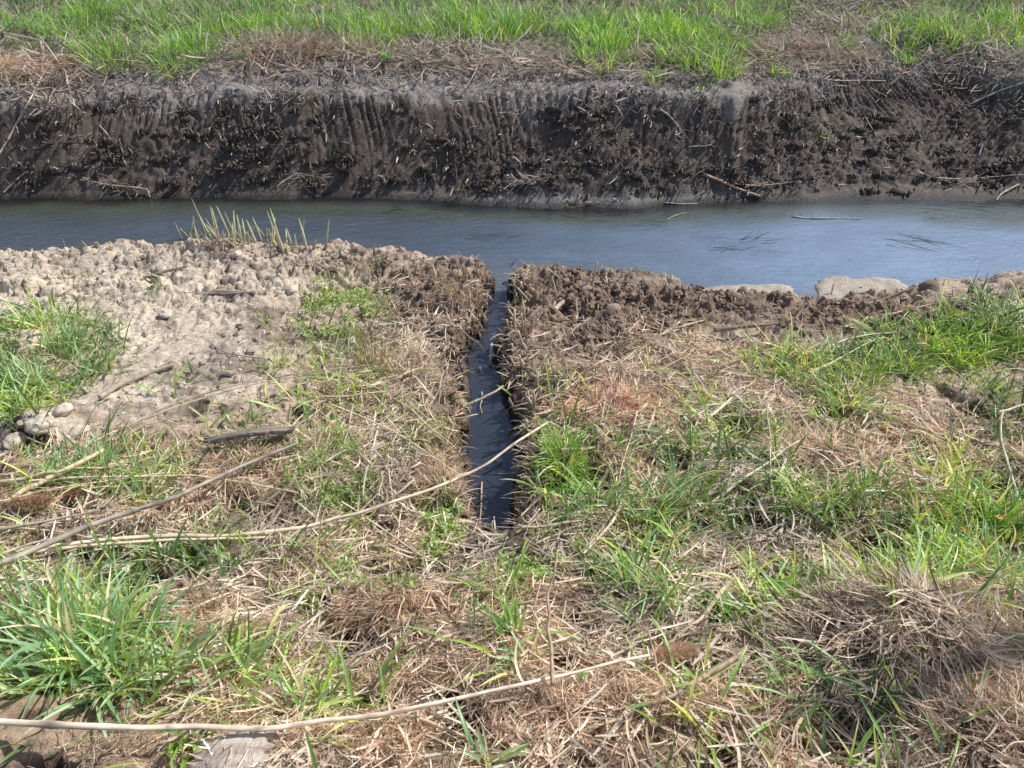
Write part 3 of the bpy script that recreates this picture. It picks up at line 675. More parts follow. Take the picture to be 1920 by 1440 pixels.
# ------------------------------------------------------------------ grass tufts
def tuft(px, py, n, L, W, cols, label, group='grass tufts on the near bank', spread=.05, th=(.05, .9), curve=(.3, 1.6), lean=None, seed=0, nseg=7, tip=.25, name='grass_tuft', dead=.08):
    r = np.random.default_rng(seed * 7 + int(px) * 13 + int(py))
    x, y, z = hit1(px, py)
    rr = spread * np.sqrt(r.random(n)); aa = r.uniform(0, 2 * PI, n)
    bx, by = rr * np.cos(aa), rr * np.sin(aa)
    bz = H(x + bx, y + by) - z - .008
    az = aa + r.normal(0, .9, n)
    t0 = r.uniform(*th, n) * (.35 + .65 * rr / spread)
    if lean is not None:
        k = r.random(n) < .55; az = np.where(k, lean + r.normal(0, .6, n), az)
    l = r.uniform(*L, n) * np.where(r.random(n) < .3, .6, 1)
    c = pal(n, cols, r)
    dd = r.random(n) < dead; c[dd] = pal(int(dd.sum()), STRAWC[:3], r)
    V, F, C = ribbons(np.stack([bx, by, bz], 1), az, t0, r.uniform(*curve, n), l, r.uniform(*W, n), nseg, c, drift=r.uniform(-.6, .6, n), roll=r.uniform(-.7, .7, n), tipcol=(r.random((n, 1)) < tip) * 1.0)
    o = link(name, mesh_np(name, V, F, M_GRASS, C), loc=(x, y, z)); tag(o, label, 'grass', group); return o

BG = BLUEG; GR = GREENC; YG = [(.25, .46, .07), (.32, .52, .09), (.19, .38, .07), (.36, .50, .12)]
near_tufts = [
 # px, py, n, L, W, cols, spread, lean, label
 (115, 655, 95, (.10, .24), (.004, .008), GR + BG, .09, 1.6, 'tall upright green tuft at the top of the left grass patch on pale mud'),
 (180, 690, 60, (.08, .19), (.004, .008), GR + BG, .07, .5, 'green tuft spilling right onto the cracked mud from the left grass patch'),
 (30, 745, 90, (.09, .20), (.004, .008), [(.09, .22, .08), (.12, .27, .10)] + BG, .10, 2.8, 'green tuft painted darker for shade at the left frame edge above the mud ridge'),  # extra dark greens put the shadow on this grass into its colour
 (70, 720, 60, (.08, .18), (.004, .007), BG, .08, 3.0, 'bluish green tuft in the middle of the left grass patch'),
 (10, 685, 45, (.08, .18), (.004, .007), GR, .08, 2.2, 'green tuft at the far left edge beside pale trampled mud'),
 (150, 730, 40, (.05, .13), (.003, .006), GR, .06, None, 'short green tuft at the lower right corner of the left grass patch'),
 (1062, 880, 150, (.09, .19), (.003, .0055), YG, .055, None, 'dense bright green tuft just right of the trench water'),
 (1130, 960, 40, (.12, .24), (.004, .008), BG + GR, .08, -.2, 'sprawling grass tuft right of the trench head'),
 (1230, 955, 45, (.12, .26), (.004, .008), BG, .09, .1, 'long bladed sprawling tuft lying over straw below the reddish straw patch'),
 (1050, 975, 20, (.10, .20), (.004, .007), GR, .05, .3, 'thin sprawling tuft leaning off the right lip of the trench'),
 (1190, 1100, 60, (.10, .24), (.004, .008), GR + BG, .07, None, 'upright tuft among the straw two hand widths below the trench head on the right'),
 (1120, 1090, 22, (.08, .18), (.004, .007), GR, .05, 2.5, 'small tuft right of the standing brown stem'),
 (1250, 1120, 26, (.10, .22), (.004, .008), BG, .06, 3.0, 'arching tuft beside the crossing pale reeds'),
 (1270, 870, 40, (.08, .17), (.003, .006), GR, .06, 2.0, 'green tuft standing between reddish straw and grey litter'),
 (1425, 840, 70, (.08, .16), (.003, .006), GR + YG, .08, None, 'rounded green tuft in the middle of the right bank'),
 (1395, 790, 40, (.06, .13), (.003, .005), YG, .06, None, 'small yellowish tuft behind the rounded tuft on the right bank'),
 (1460, 700, 45, (.08, .15), (.003, .006), GR, .07, None, 'green tuft at the left end of the right grass band'),
 (1540, 690, 35, (.07, .14), (.003, .006), BG, .07, None, 'thin bluish tuft by the reddish upright weed stem'),
 (1580, 760, 80, (.08, .18), (.004, .007), GR + BG, .08, None, 'dark green tuft at the foot of the right grass band'),
 (1620, 715, 50, (.08, .17), (.004, .007), YG, .07, .3, 'bright tuft in the middle of the right grass band'),
 (1690, 690, 85, (.10, .20), (.004, .008), GR + YG, .09, None, 'thick green tuft on the mound in the right grass band'),
 (1745, 650, 80, (.10, .21), (.004, .008), YG + GR, .09, None, 'tall bright backlit tuft nearest the canal on the right bank'),
 (1800, 670, 70, (.09, .19), (.004, .007), YG, .08, None, 'yellow green tuft just right of the tallest right bank tuft'),
 (1860, 640, 70, (.09, .20), (.004, .007), YG + GR, .09, None, 'bright tuft behind others near the right edge and the mud bank'),
 (1905, 665, 50, (.09, .18), (.004, .007), YG, .08, None, 'bright tuft cut by the right frame edge'),
 (1840, 730, 35, (.08, .16), (.003, .006), GR, .08, 0, 'loose tuft lying under the bright right edge tufts'),
 (1545, 965, 40, (.09, .21), (.004, .008), GR + BG, .08, 2.5, 'leaning tuft above the straw heap on its left'),
 (1640, 945, 45, (.09, .20), (.004, .007), GR + YG, .09, None, 'tuft in the middle of the right hand meadow grass'),
 (1730, 985, 45, (.10, .22), (.004, .008), YG + GR, .09, None, 'green tuft with long blades above the straw heap'),
 (1815, 985, 60, (.10, .22), (.004, .009), YG, .09, None, 'bright wide bladed tuft by the yellow flower'),
 (1885, 1010, 60, (.10, .22), (.004, .009), GR + YG, .09, None, 'wide bladed tuft at the right frame edge under the bent pale reed'),
 (1780, 1060, 60, (.10, .22), (.004, .007), BG + GR, .09, 3.0, 'dark tuft bending over the back of the straw heap'),
 (1870, 1090, 50, (.09, .2), (.004, .007), BG, .09, 3.0, 'shaded bluish tuft at the right edge behind the straw heap'),
 (1480, 915, 35, (.08, .18), (.003, .006), BG, .07, 2.8, 'grey green tuft beside the leaning diagonal reed'),
 (1410, 1170, 50, (.09, .2), (.003, .006), GR, .08, None, 'green tuft left of the straw heap'),
 (1470, 1130, 35, (.08, .18), (.003, .006), YG + GR, .06, None, 'upright tuft touching the left flank of the straw heap'),
 (1340, 1160, 20, (.09, .18), (.003, .006), GR, .06, 2.4, 'sparse tuft above the feathery reed head'),
 (1600, 1370, 35, (.08, .19), (.004, .008), [(.05, .15, .06), (.07, .18, .07)], .07, None, 'dark shaded tuft in the hollow under the straw heap'),  # darkest greens, the hollow's shade put into the blade colour
 (1490, 1290, 24, (.09, .2), (.004, .007), BG, .07, 3.0, 'shaded tuft left of the hollow under the straw heap'),
 (1800, 1325, 5, (.10, .16), (.009, .014), YG, .015, 0, 'pair of broad leaves sprouting from the shaded straw at lower right'),
 (960, 1190, 16, (.12, .22), (.006, .010), GR, .03, 2.2, 'few bladed sprout below the trench head'),
 (935, 1120, 60, (.05, .14), (.003, .006), GR + YG, .08, None, 'low green tuft right below the muddy trench head'),
 (880, 1105, 24, (.05, .12), (.003, .005), GR, .05, None, 'small tuft left of the low tuft below the trench'),
 (985, 1245, 10, (.10, .18), (.006, .010), BG, .02, 3.3, 'lone sprout with arching leaf above the bottom reed stalk'),
 (915, 1432, 6, (.12, .17), (.009, .013), BG, .015, 2.3, 'single curled leaf sprout at the bottom centre edge'),
 (160, 1230, 70, (.12, .27), (.006, .011), BG, .08, None, 'large wide bladed grass tuft at lower left'),
 (70, 1180, 45, (.12, .24), (.005, .010), BG + GR, .08, 2.4, 'wide bladed tuft by the left frame edge at lower left'),
 (260, 1190, 45, (.12, .24), (.005, .010), BG, .07, .4, 'wide bladed tuft leaning right beside the largest lower left tuft'),
 (60, 1270, 40, (.09, .20), (.005, .010), BG, .08, 3.6, 'drooping tuft at the left edge just above the bottom reed stalk'),
 (230, 1280, 45, (.10, .24), (.006, .011), BG, .07, -.9, 'drooping tuft whose blades hang over the bottom reed stalk'),
 (340, 1260, 36, (.10, .22), (.005, .010), BG, .07, .1, 'tuft with long blades sweeping right on dead brown grass'),
 (430, 1280, 30, (.09, .20), (.005, .009), BG + GR, .06, .4, 'tuft at the right end of the lower left grass'),
 (150, 1130, 30, (.08, .18), (.004, .008), BG, .07, 1.6, 'upright tuft at the back of the lower left grass'),
 (575, 1330, 26, (.09, .2), (.005, .010), BG, .05, .6, 'wide bladed tuft growing right behind the bottom reed stalk'),
 (640, 1290, 14, (.06, .15), (.003, .006), YG, .04, None, 'thin pale tuft right of the wide bladed one behind the bottom reed'),
 (600, 1190, 14, (.06, .13), (.003, .006), GR, .03, None, 'little tuft alone on matted brown grass'),
 (350, 1390, 14, (.08, .16), (.006, .010), YG, .03, -.8, 'small tuft next to the grey plank at the bottom'),
 (120, 900, 60, (.08, .19), (.004, .008), BG, .09, 1.2, 'tuft under the left mud ridge among fallen reeds'),
 (200, 880, 30, (.08, .19), (.004, .009), BG + GR, .06, 1.6, 'tuft with one tall leaf in front of the pale mud'),
 (270, 930, 45, (.08, .20), (.004, .009), BG, .09, .9, 'tuft tangled between the fallen reeds left of the dark hole'),
 (340, 865, 18, (.06, .13), (.004, .008), BG, .04, 0, 'small tuft left of the weathered board'),
 (470, 880, 12, (.06, .12), (.003, .006), YG, .03, None, 'little bright sprout in front of the weathered board'),
 (590, 935, 26, (.08, .16), (.004, .009), GR, .04, None, 'green tuft right of the grey stalk tip'),
 (560, 905, 14, (.07, .13), (.004, .007), YG, .03, None, 'yellowish sprout near the tip of the grey stalk'),
 (385, 1060, 34, (.07, .16), (.004, .008), YG + GR, .06, None, 'tuft growing around the dark hole under the long reed'),
 (440, 1040, 14, (.06, .13), (.004, .006), YG, .04, None, 'small bright tuft right of the dark hole'),
 (600, 1040, 24, (.08, .16), (.004, .008), BG, .05, .2, 'tuft lying under the long pale reed in the middle left'),
 (690, 1040, 10, (.08, .15), (.003, .006), GR, .04, 0, 'few thin blades below the long pale reed'),
 (480, 800, 22, (.06, .14), (.003, .006), GR, .05, None, 'small tuft behind the weathered board'),
 (515, 690, 30, (.05, .14), (.003, .006), GR + YG, .05, None, 'tuft at the right border of the cracked mud'),
 (500, 610, 14, (.04, .11), (.003, .005), YG, .03, 2.2, 'slender sprout in the cracked mud left of the brown stems'),
 (610, 530, 34, (.03, .09), (.002, .004), YG, .05, None, 'short lime tuft on lumpy mud near the canal'),
 (705, 500, 24, (.03, .09), (.002, .004), GR, .035, None, 'dark small tuft close to the canal edge left of the trench'),
 (290, 550, 14, (.04, .11), (.003, .005), YG, .04, 1.4, 'thin sprout on lumpy mud in the upper left'),
 (1275, 635, 26, (.03, .08), (.002, .004), YG, .05, None, 'tiny lime tuft alone on brown mud right of the trench'),
 (800, 815, 50, (.04, .11), (.002, .004), YG, .07, None, 'fine lime tuft on the left lip of the trench'),
 (735, 770, 40, (.04, .11), (.002, .004), YG, .06, None, 'fine lime tuft at the foot of the brown dead stems'),
 (660, 745, 40, (.05, .12), (.002, .005), YG + GR, .07, None, 'green tuft left of the brown dead stems'),
 (1290, 775, 18, (.05, .11), (.003, .005), GR, .05, 2.6, 'thin tuft at the upper edge of the reddish straw'),
]
for i, (px, py, n, L, W, cols, sp, lean, lab) in enumerate(near_tufts):
    if px > 1000 and L[1] > .12: L = (L[0], L[1] * 1.12)
    n = int(n * 1.0); W = (W[0] * 1.1, W[1] * (1.35 if px < 500 and py > 1000 else 1.1))
    tuft(px, py, int(n * 1.3), L, W, cols, lab, spread=sp, lean=lean, seed=i)

FY = [(.26, .52, .08), (.36, .62, .11), (.15, .34, .07), (.22, .46, .08)]
far_tufts = [(60, 45, GR, 'dark clump near the far left top corner'), (130, 60, GR, 'green clump left of the bare patch on the far bank'), (190, 90, FY, 'clump hanging down over dry litter on the far bank left'),
 (215, 110, GR, 'lowest leaning clump on the far bank left'), (165, 25, FY, 'bright clump at the top left of the far bank'), (290, 40, GR, 'dense clump of the far bank left of centre'), (350, 90, FY, 'clump at the lower edge of far grass above pale litter'),
 (330, 110, GR, 'low clump fronting the far grass left'), (420, 50, GR, 'dark tall clump in the far grass'), (500, 40, FY, 'bright clump above the pile of pale reed litter'), (540, 70, GR, 'clump touching the back of the pale reed litter'), (600, 50, GR, 'shaded clump behind reed litter'),
 (680, 50, FY, 'tall narrow bright clump on the far bank'), (700, 80, FY, 'clump below the tall narrow one on the far bank'), (760, 50, GR, 'mid green clump of the far bank centre'), (830, 60, GR, 'loose clump of the far bank centre'), (870, 35, FY, 'bright clump at top centre'), (930, 60, FY, 'rounded bright clump above the centre of the dark slope'), (980, 45, GR, 'clump at the top right of centre'),
 (1100, 50, FY, 'very bright tall clump on the far bank'), (1140, 75, FY, 'bright clump overhanging to the right of the very bright tall one'), (1130, 105, FY, 'low bright clump at the front of the far grass'), (1230, 40, FY, 'round bright clump right of centre at the top'), (1260, 70, FY, 'bright clump in front of the round one'),
 (1300, 60, FY, 'tall bright clump at the right of the far grass'), (1280, 105, FY, 'clump at the tip of the grass tongue reaching toward the slope'), (1340, 125, FY, 'lowest bright clump of the grass tongue'), (1360, 80, GR, 'dark clump right of the grass tongue'), (1420, 40, GR, 'mid green clump right of the grass tongue'),
 (1460, 140, FY, 'small clump in the pale litter at the slope edge'), (1580, 75, FY, 'thin clump growing in pale litter'), (1740, 50, FY, 'clump on the right of the bare litter patch'), (1790, 70, GR, 'dull clump near the right top'), (1870, 60, FY, 'clump near the right frame edge on the far bank'), (1910, 40, FY, 'bright clump at the top right corner'), (1680, 60, GR, 'loose clump above the toothed dark cut'), (1230, 150, FY, 'tiny clump on the lip of the dark slope'), (1700, 110, FY, 'tiny bright clump right at the toothed cut'), (460, 105, GR, 'small clump between pale litter piles'), (60, 90, FY, 'small clump over brown litter at far left')]
for i, (px, py, cols, lab) in enumerate(far_tufts):
    small = 'tiny' in lab or 'small' in lab or 'thin' in lab
    tuft(px, py + (4 if small else 10), 50 if small else 210, (.05, .14) if small else (.09, .26), (.004, .008), cols, lab, group='grass clumps on the far bank', spread=.07 if small else .20, th=(.03, .85), curve=(.2, 1.0), seed=100 + i, nseg=5, tip=.05, dead=.03, name='grass_clump')

# ------------------------------------------------------------------ dead grass heaps and stem clumps
def tussock(px, py, n, rx, ry, h, L, W, cols, label, flow, seed, name='dead_grass_heap', th=(1.15, 1.85), curve=(.1, 1.1)):
    r = np.random.default_rng(seed); x, y, z = hit1(px, py)
    rr = np.sqrt(r.random(n)); aa = r.uniform(0, 2 * PI, n)
    bx, by = rx * rr * np.cos(aa), ry * rr * np.sin(aa)
    bz = H(x + bx, y + by) - z + r.uniform(.0, 1, n) * h * (1 - rr ** 2) + .004
    az = flow + r.normal(0, 1.15, n) + 2.2 * (fbm(bx * 14 + seed, by * 14, 2, seed) - .5) * 2
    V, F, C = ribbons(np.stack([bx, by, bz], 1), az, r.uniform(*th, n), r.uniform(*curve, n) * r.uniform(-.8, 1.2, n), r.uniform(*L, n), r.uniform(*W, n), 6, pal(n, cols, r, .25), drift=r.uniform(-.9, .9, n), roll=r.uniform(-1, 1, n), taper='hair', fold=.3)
    o = link(name, mesh_np(name, V, F, M_FIBRE, C), loc=(x, y, z)); tag(o, label, 'dry grass', 'heaps of dead grass'); return o
GY = [(.80, .68, .53), (.92, .80, .63), (.42, .33, .25), (.24, .18, .13), (.74, .64, .52)]
tussock(1660, 1190, 3900, .28, .15, .09, (.03, .14), (.0016, .0070), GY, 'rounded heap of combed dead grass in shade at lower right', PI * .95, 501)
tussock(1770, 1280, 1800, .24, .12, .03, (.04, .14), (.0016, .006), GY, 'flattened grey dead grass below the rounded heap', -.6, 502)
tussock(1890, 1380, 1500, .16, .13, .06, (.03, .13), (.0016, .0065), FIBREC + GY, 'brown heap of dead grass in the bottom right corner', PI * .9, 503)
tussock(1870, 1210, 900, .10, .07, .04, (.06, .16), (.0018, .004), [(.55, .42, .27), (.62, .49, .32)], 'sunlit curl of dead grass at the right edge', PI, 504)
tussock(700, 1140, 1300, .17, .06, .03, (.02, .09), (.0012, .0042), FIBREC, 'brown matted grass hump left of the low green tuft', -2.2, 505)
tussock(400, 862, 500, .08, .03, .02, (.04, .12), (.0012, .0026), FIBREC + GY, 'dead grass wrapped over the weathered board', -1.7, 506)
tussock(1080, 1340, 1500, .18, .06, .03, (.02, .08), (.0012, .004), FIBREC, 'tufty brown dead grass under the bottom reed stalk', 2.0, 507)
tussock(125, 122, 500, .12, .06, .06, (.06, .14), (.003, .006), FIBREC, 'small brown dead tussock on the far bank at left', -1.5, 508)
tussock(30, 135, 1400, .30, .14, .04, (.06, .18), (.003, .006), STRAWC[:4], 'sunlit flattened straw at the far bank left edge', -.3, 509)
tussock(580, 105, 900, .50, .12, .07, (.10, .30), (.004, .010), [(.50, .41, .32), (.56, .47, .38), (.38, .31, .25)], 'pile of pale bent reed leaves behind the slope lip', 0, 510, th=(.7, 1.7), name='reed_litter_pile')
tussock(1530, 100, 800, .45, .14, .05, (.10, .28), (.003, .008), [(.50, .42, .34), (.55, .47, .39), (.36, .30, .25)], 'pile of pale reed litter above the right part of the slope', 2.9, 511, th=(.9, 1.7), name='reed_litter_pile')
tussock(1130, 760, 2300, .20, .10, .03, (.04, .13), (.0022, .0045), [(.78, .52, .37), (.86, .62, .45), (.62, .42, .30), (.90, .70, .53)], 'reddish heap of chopped straw right of the trench', .6, 512, th=(1.2, 1.75), curve=(-.2, .3), name='straw_heap')
tussock(1560, 850, 1200, .22, .10, .03, (.05, .16), (.0025, .005), STRAWC, 'pale straw heap below the right grass band', 2.3, 513, th=(1.1, 1.75), curve=(-.2, .4), name='straw_heap')
tussock(822, 900, 900, .05, .16, .02, (.05, .14), (.002, .004), [(.66, .50, .34), (.70, .55, .40), (.56, .42, .28)], 'golden straw heap on the left lip of the trench', 2.6, 514, th=(1.2, 1.75), curve=(-.2, .4), name='straw_heap')
tussock(560, 850, 900, .18, .09, .02, (.06, .18), (.0022, .0045), [(.66, .54, .40), (.70, .58, .44), (.56, .45, .32)], 'pale straw heap beside the tip of the grey stalk', .4, 515, th=(1.3, 1.75), curve=(-.2, .4), name='straw_heap')

def stem_clump(px, py, n, sp, L, W, cols, label, seed, th=(.0, .35), name='dead_stem_clump'):
    r = np.random.default_rng(seed); x, y, z = hit1(px, py)
    rr = sp * np.sqrt(r.random(n)); aa = r.uniform(0, 2 * PI, n); bx, by = rr * np.cos(aa), rr * np.sin(aa) * .6
    V, F, C = ribbons(np.stack([bx, by, H(x + bx, y + by) - z - .01], 1), aa, r.uniform(*th, n), r.uniform(-.1, .25, n), r.uniform(*L, n), r.uniform(*W, n), 3, pal(n, cols, r, .2), roll=r.uniform(-1.5, 1.5, n), taper='straw', fold=.5)
    o = link(name, mesh_np(name, V, F, M_STRAW, C), loc=(x, y, z)); tag(o, label, 'dead stems', 'standing dead stems'); return o
BR = [(.46, .32, .21), (.56, .41, .28), (.36, .25, .17), (.60, .46, .32)]
stem_clump(700, 690, 90, .07, (.08, .19), (.0018, .0035), BR, 'upright brown dead stem clump over the dark hole left of the trench', 601)
stem_clump(760, 700, 60, .08, (.06, .15), (.0018, .0035), BR, 'loose brown stems between the upright clump and the trench', 602)
stem_clump(670, 640, 36, .06, (.06, .16), (.0018, .0032), BR, 'thin dead stems behind the upright brown clump', 603)
stem_clump(870, 570, 60, .07, (.06, .16), (.002, .004), BR + [(.5, .45, .3)], 'brown stems leaning over the left lip near the trench mouth', 604, th=(.1, .6))
stem_clump(410, 462, 36, .05, (.05, .12), (.002, .004), STRAWC, 'pale stem stubble at the foot of the tall cut reeds', 605, th=(.1, .8))
stem_clump(830, 530, 30, .08, (.05, .12), (.002, .004), BR, 'short brown stems on the lump left of the trench mouth', 606)

# ------------------------------------------------------------------ cut reed stubs
def stub_mesh(h, rad, tipc, basec, bend, seed, point=False):
    r = np.random.default_rng(seed); k = 7
    t = np.linspace(0, 1, k)
    path = np.stack([bend * t ** 1.5 * h, r.uniform(-.1, .1) * h * t, t * h - .015], 1)
    rr = rad * (1 - .25 * t) * (1 + .12 * (np.arange(k) == 3))
    if point: rr = rad * np.interp(t, [0, .5, .85, 1], [1, .75, .45, .12])
    V, F, C = tube(path, rr, 7)
    tt = np.clip((V[:, 2] + .015) / h, 0, 1)
    C = np.array(basec)[None] * (1 - tt)[:, None] + np.array(tipc)[None] * tt[:, None]
    if not point:   # slanted cut with a dark hollow end
        top = V[:, 2] > h * .93 - .015; V[top, 2] += (V[top, 0] - path[-1, 0]) * r.uniform(-1.2, 1.2)
        C[-1] = (.06, .045, .03)
    return mesh_np('reed_stub', V, F, M_STUB, C)
short = [stub_mesh(h, .0056 + .0014 * (i % 3), c, b, bd, 700 + i) for i, (h, c, b, bd) in enumerate([
    (.05, (.60, .47, .34), (.28, .20, .14), .2), (.07, (.56, .42, .30), (.26, .19, .13), -.15), (.04, (.50, .38, .27), (.22, .16, .11), .4), (.09, (.62, .50, .36), (.30, .22, .15), .1),
    (.06, (.66, .54, .40), (.30, .22, .16), -.3), (.045, (.44, .33, .24), (.2, .15, .1), .5), (.11, (.60, .48, .34), (.32, .24, .17), -.08), (.08, (.50, .36, .25), (.24, .17, .12), .25)])]
tall = [stub_mesh(h, .0068, c, b, bd, 720 + i, True) for i, (h, c, b, bd) in enumerate([
    (.17, (.74, .76, .34), (.42, .33, .22), .12), (.21, (.80, .78, .40), (.46, .36, .24), -.1), (.13, (.62, .52, .36), (.38, .29, .20), .2), (.15, (.66, .74, .30), (.44, .36, .24), -.2), (.10, (.54, .60, .24), (.5, .42, .28), .05), (.24, (.66, .60, .34), (.5, .40, .27), .1)])]
def put_stub(px, py, me, label, group, r, tilt=.25, s=1.0):
    x, y, z = hit1(px, py)
    o = link('reed_stub', me, loc=(x, y, z)); o.rotation_euler = (r.normal(0, tilt), r.normal(0, tilt), r.uniform(0, 6.28)); s *= r.uniform(.75, 1.25); o.scale = (min(s, 1.15), min(s, 1.15), s)
    tag(o, label, 'reed stub', group)
r = random.Random(5)
class RR:                                              # numpy style helper on one generator
    def __init__(s, k): s.g = np.random.default_rng(k)
    def normal(s, a, b): return float(s.g.normal(a, b))
    def uniform(s, a, b): return float(s.g.uniform(a, b))
q = RR(31)
for i in range(34):
    put_stub(q.normal(455, 75), q.normal(456, 7), tall[i % 6], 'tall cut reed stub in the cluster standing above the canal at upper left', 'tall cut reed stubs', q, .24, .62)
for (px, py, k) in [(365, 430, 2), (385, 437, 5), (395, 440, 3), (410, 442, 1), (440, 445, 0), (460, 448, 2), (470, 445, 2), (480, 450, 0), (430, 440, 1), (452, 446, 3), (500, 450, 2), (515, 455, 0), (525, 462, 1), (532, 470, 5), (540, 472, 3), (520, 450, 1), (555, 458, 4), (575, 462, 0), (590, 464, 4), (610, 462, 0), (355, 440, 4), (340, 444, 2), (490, 447, 3), (445, 450, 5), (550, 470, 2), (403, 436, 0), (468, 452, 4)]:
    put_stub(px, py + 4, tall[k], 'tall cut reed stub in the cluster standing above the canal at upper left', 'tall cut reed stubs', q, .16)
for (px, py, k) in [(120, 462, 4), (150, 470, 0), (165, 466, 3), (115, 466, 4), (185, 474, 4), (210, 472, 4), (235, 478, 2), (30, 500, 4), (90, 520, 4), (60, 505, 3), (250, 500, 4), (300, 520, 0), (330, 500, 4), (140, 540, 4), (640, 470, 4), (700, 470, 4), (20, 480, 4), (190, 520, 4)]:
    put_stub(px, py, tall[k], 'thin green tipped reed shoot on the pale mud at upper left', 'green reed shoots on the left mud', q, .22, .62)
for (px, py, k) in [(1160, 700, 0), (1190, 640, 4), (1280, 660, 3), (1330, 640, 4), (1215, 690, 0), (1045, 560, 1), (1035, 540, 5), (985, 590, 0), (980, 730, 0), (1012, 700, 1), (960, 495, 2), (862, 500, 2), (1140, 505, 4), (1020, 505, 2)]:
    put_stub(px, py, tall[k], 'thin pointed reed shoot on the brown mud right of the trench', 'reed shoots right of the trench', q, .2, .55)
rg = np.random.default_rng(77)
def stub_field(n, boxes, label, group, s=1.0, tilt=.3):
    for i in range(n):
        b = boxes[i % len(boxes)]
        put_stub(float(rg.normal(b[0], b[2])), float(rg.normal(b[1], b[3])), short[int(rg.integers(0, len(short)))], label, group, q, tilt, s)
stub_field(80, [(985, 590, 22, 40), (1000, 540, 30, 14), (965, 680, 10, 40), (975, 600, 10, 30), (1010, 720, 30, 20), (990, 770, 15, 30)], 'short brown cut reed stub on the right lip of the trench', 'cut stubs on the right trench lip', 1.1, .22)
stub_field(50, [(1090, 525, 60, 10), (1180, 540, 60, 16), (1280, 565, 60, 10), (1360, 570, 40, 8)], 'short brown cut reed stub on the canal edge right of the trench', 'cut stubs along the right canal edge', .75, .4)
stub_field(40, [(860, 540, 40, 22), (895, 560, 14, 30), (905, 620, 8, 40), (800, 560, 50, 20)], 'short cut reed stub on the lump left of the trench mouth', 'cut stubs left of the trench mouth', .9, .3)
stub_field(36, [(1100, 620, 60, 30), (1120, 680, 70, 20), (1230, 600, 80, 25)], 'short cut reed stub on the muddy flat right of the trench', 'cut stubs on the right mud flat', .7, .45)
stub_field(18, [(1450, 575, 60, 8), (1700, 560, 80, 8), (1870, 550, 40, 8)], 'short brown cut reed stub on the far right canal edge', 'cut stubs along the far right canal edge', .8, .5)

# ------------------------------------------------------------------ root clumps on the cut slope
def clump_meshes(seed):
    r = np.random.default_rng(seed); n = int(r.integers(14, 28)); A = Acc()
    for i in range(n):
        bx, bz = r.normal(0, .042), r.normal(0, .016); L = r.uniform(.02, .055); rad = r.uniform(.0028, .006)
        a = r.uniform(-.9, .9); el = r.uniform(-.5, .6)
        d = np.array([math.sin(a) * .8, -math.cos(a) * math.cos(el), math.sin(el)])
        p0 = np.array([bx, .012, bz]); pts = np.array([p0, p0 + d * L * .6, p0 + d * L + np.array([0, 0, -L * .2])])
        c = [(.15, .11, .08), (.22, .165, .12), (.085, .065, .05), (.36, .28, .20), (.06, .05, .04), (.10, .08, .06)][int(r.integers(0, 6))]
        V, F, C = tube(pts, [rad, rad, rad * .8], 6, c); C[:6] *= .3; C[-1] = (.05, .04, .03); A.add(V, F, C)
    for i in range(int(n * 1.4)):   # hanging rootlets
        bx = r.normal(0, .045); L = r.uniform(.02, .06)
        p0 = np.array([bx, -.004, r.normal(-.005, .012)]); pts = np.array([p0, p0 + [r.normal(0, .006), -.012, -L * .4], p0 + [r.normal(0, .012), -.006, -L]])
        V, F, C = tube(pts, [.0012, .001, .0006], 4, [(.14, .10, .07), (.20, .15, .10)][i % 2]); A.add(V, F, C)
    roots = A.mesh('stubs', M_ROOT)
    R = 1 + r.uniform(-.3, .3, len(IV)); V = IV * R[:, None] * np.array([.055, .022, .020])
    soil = mesh_np('soil', V, IF, M_MUD, np.broadcast_to(C3(.060, .048, .042), (len(IV), 3)), True)
    return roots, soil
CM = [clump_meshes(800 + i) for i in range(9)]
rg = np.random.default_rng(78)
CB = [(440, 250, 90, 16, 16), (520, 275, 60, 16, 14), (390, 300, 120, 22, 14), (150, 250, 90, 30, 14), (110, 320, 90, 16, 8), (600, 320, 80, 20, 12), (850, 310, 120, 24, 16), (760, 260, 80, 20, 8), (1000, 270, 120, 35, 14), (1100, 320, 100, 16, 10),
      (1040, 215, 80, 14, 7), (1340, 330, 60, 20, 9), (1480, 280, 60, 30, 9), (1660, 290, 60, 30, 16), (1800, 300, 70, 25, 18), (1600, 340, 60, 14, 8), (1880, 320, 40, 16, 8), (1250, 340, 40, 12, 5), (320, 205, 120, 14, 10), (1560, 210, 90, 30, 12), (900, 350, 60, 8, 6), (1780, 230, 90, 30, 8), (720, 340, 60, 10, 6), (260, 345, 100, 8, 8)]
def place_note(px):
    return ('at its left end' if px < 340 else 'in its left part' if px < 700 else 'near its middle' if px < 1120 else 'in its right part' if px < 1560 else 'at its right end')
for (cx, cy, sx, sy, n) in CB:
    for i in range(n):
        px, py = float(rg.normal(cx, sx)), float(np.clip(rg.normal(cy, sy), 178, 362))
        if px < -80 or px > 2000: continue
        x, y, z = hit1(px, py); k = int(rg.integers(0, len(CM)))
        root = empty('root_clump', (x, y, z)); s = float(rg.uniform(.6, 1.25)); root.scale = (s, s, s); root.rotation_euler = (0, float(rg.uniform(-.35, .35)), float(rg.uniform(-.4, .4)) + (.5 if px < 700 else -.1))
        hgt = 'low on' if py > 310 else 'high on' if py < 235 else 'halfway up'
        tag(root, 'dark cut root clump ' + hgt + ' the muddy far cut, ' + place_note(px), 'root clump', 'root clumps ' + hgt + ' the far cut, ' + place_note(px))
        link('root_stubs', CM[k][0], root); link('soil', CM[k][1], root)

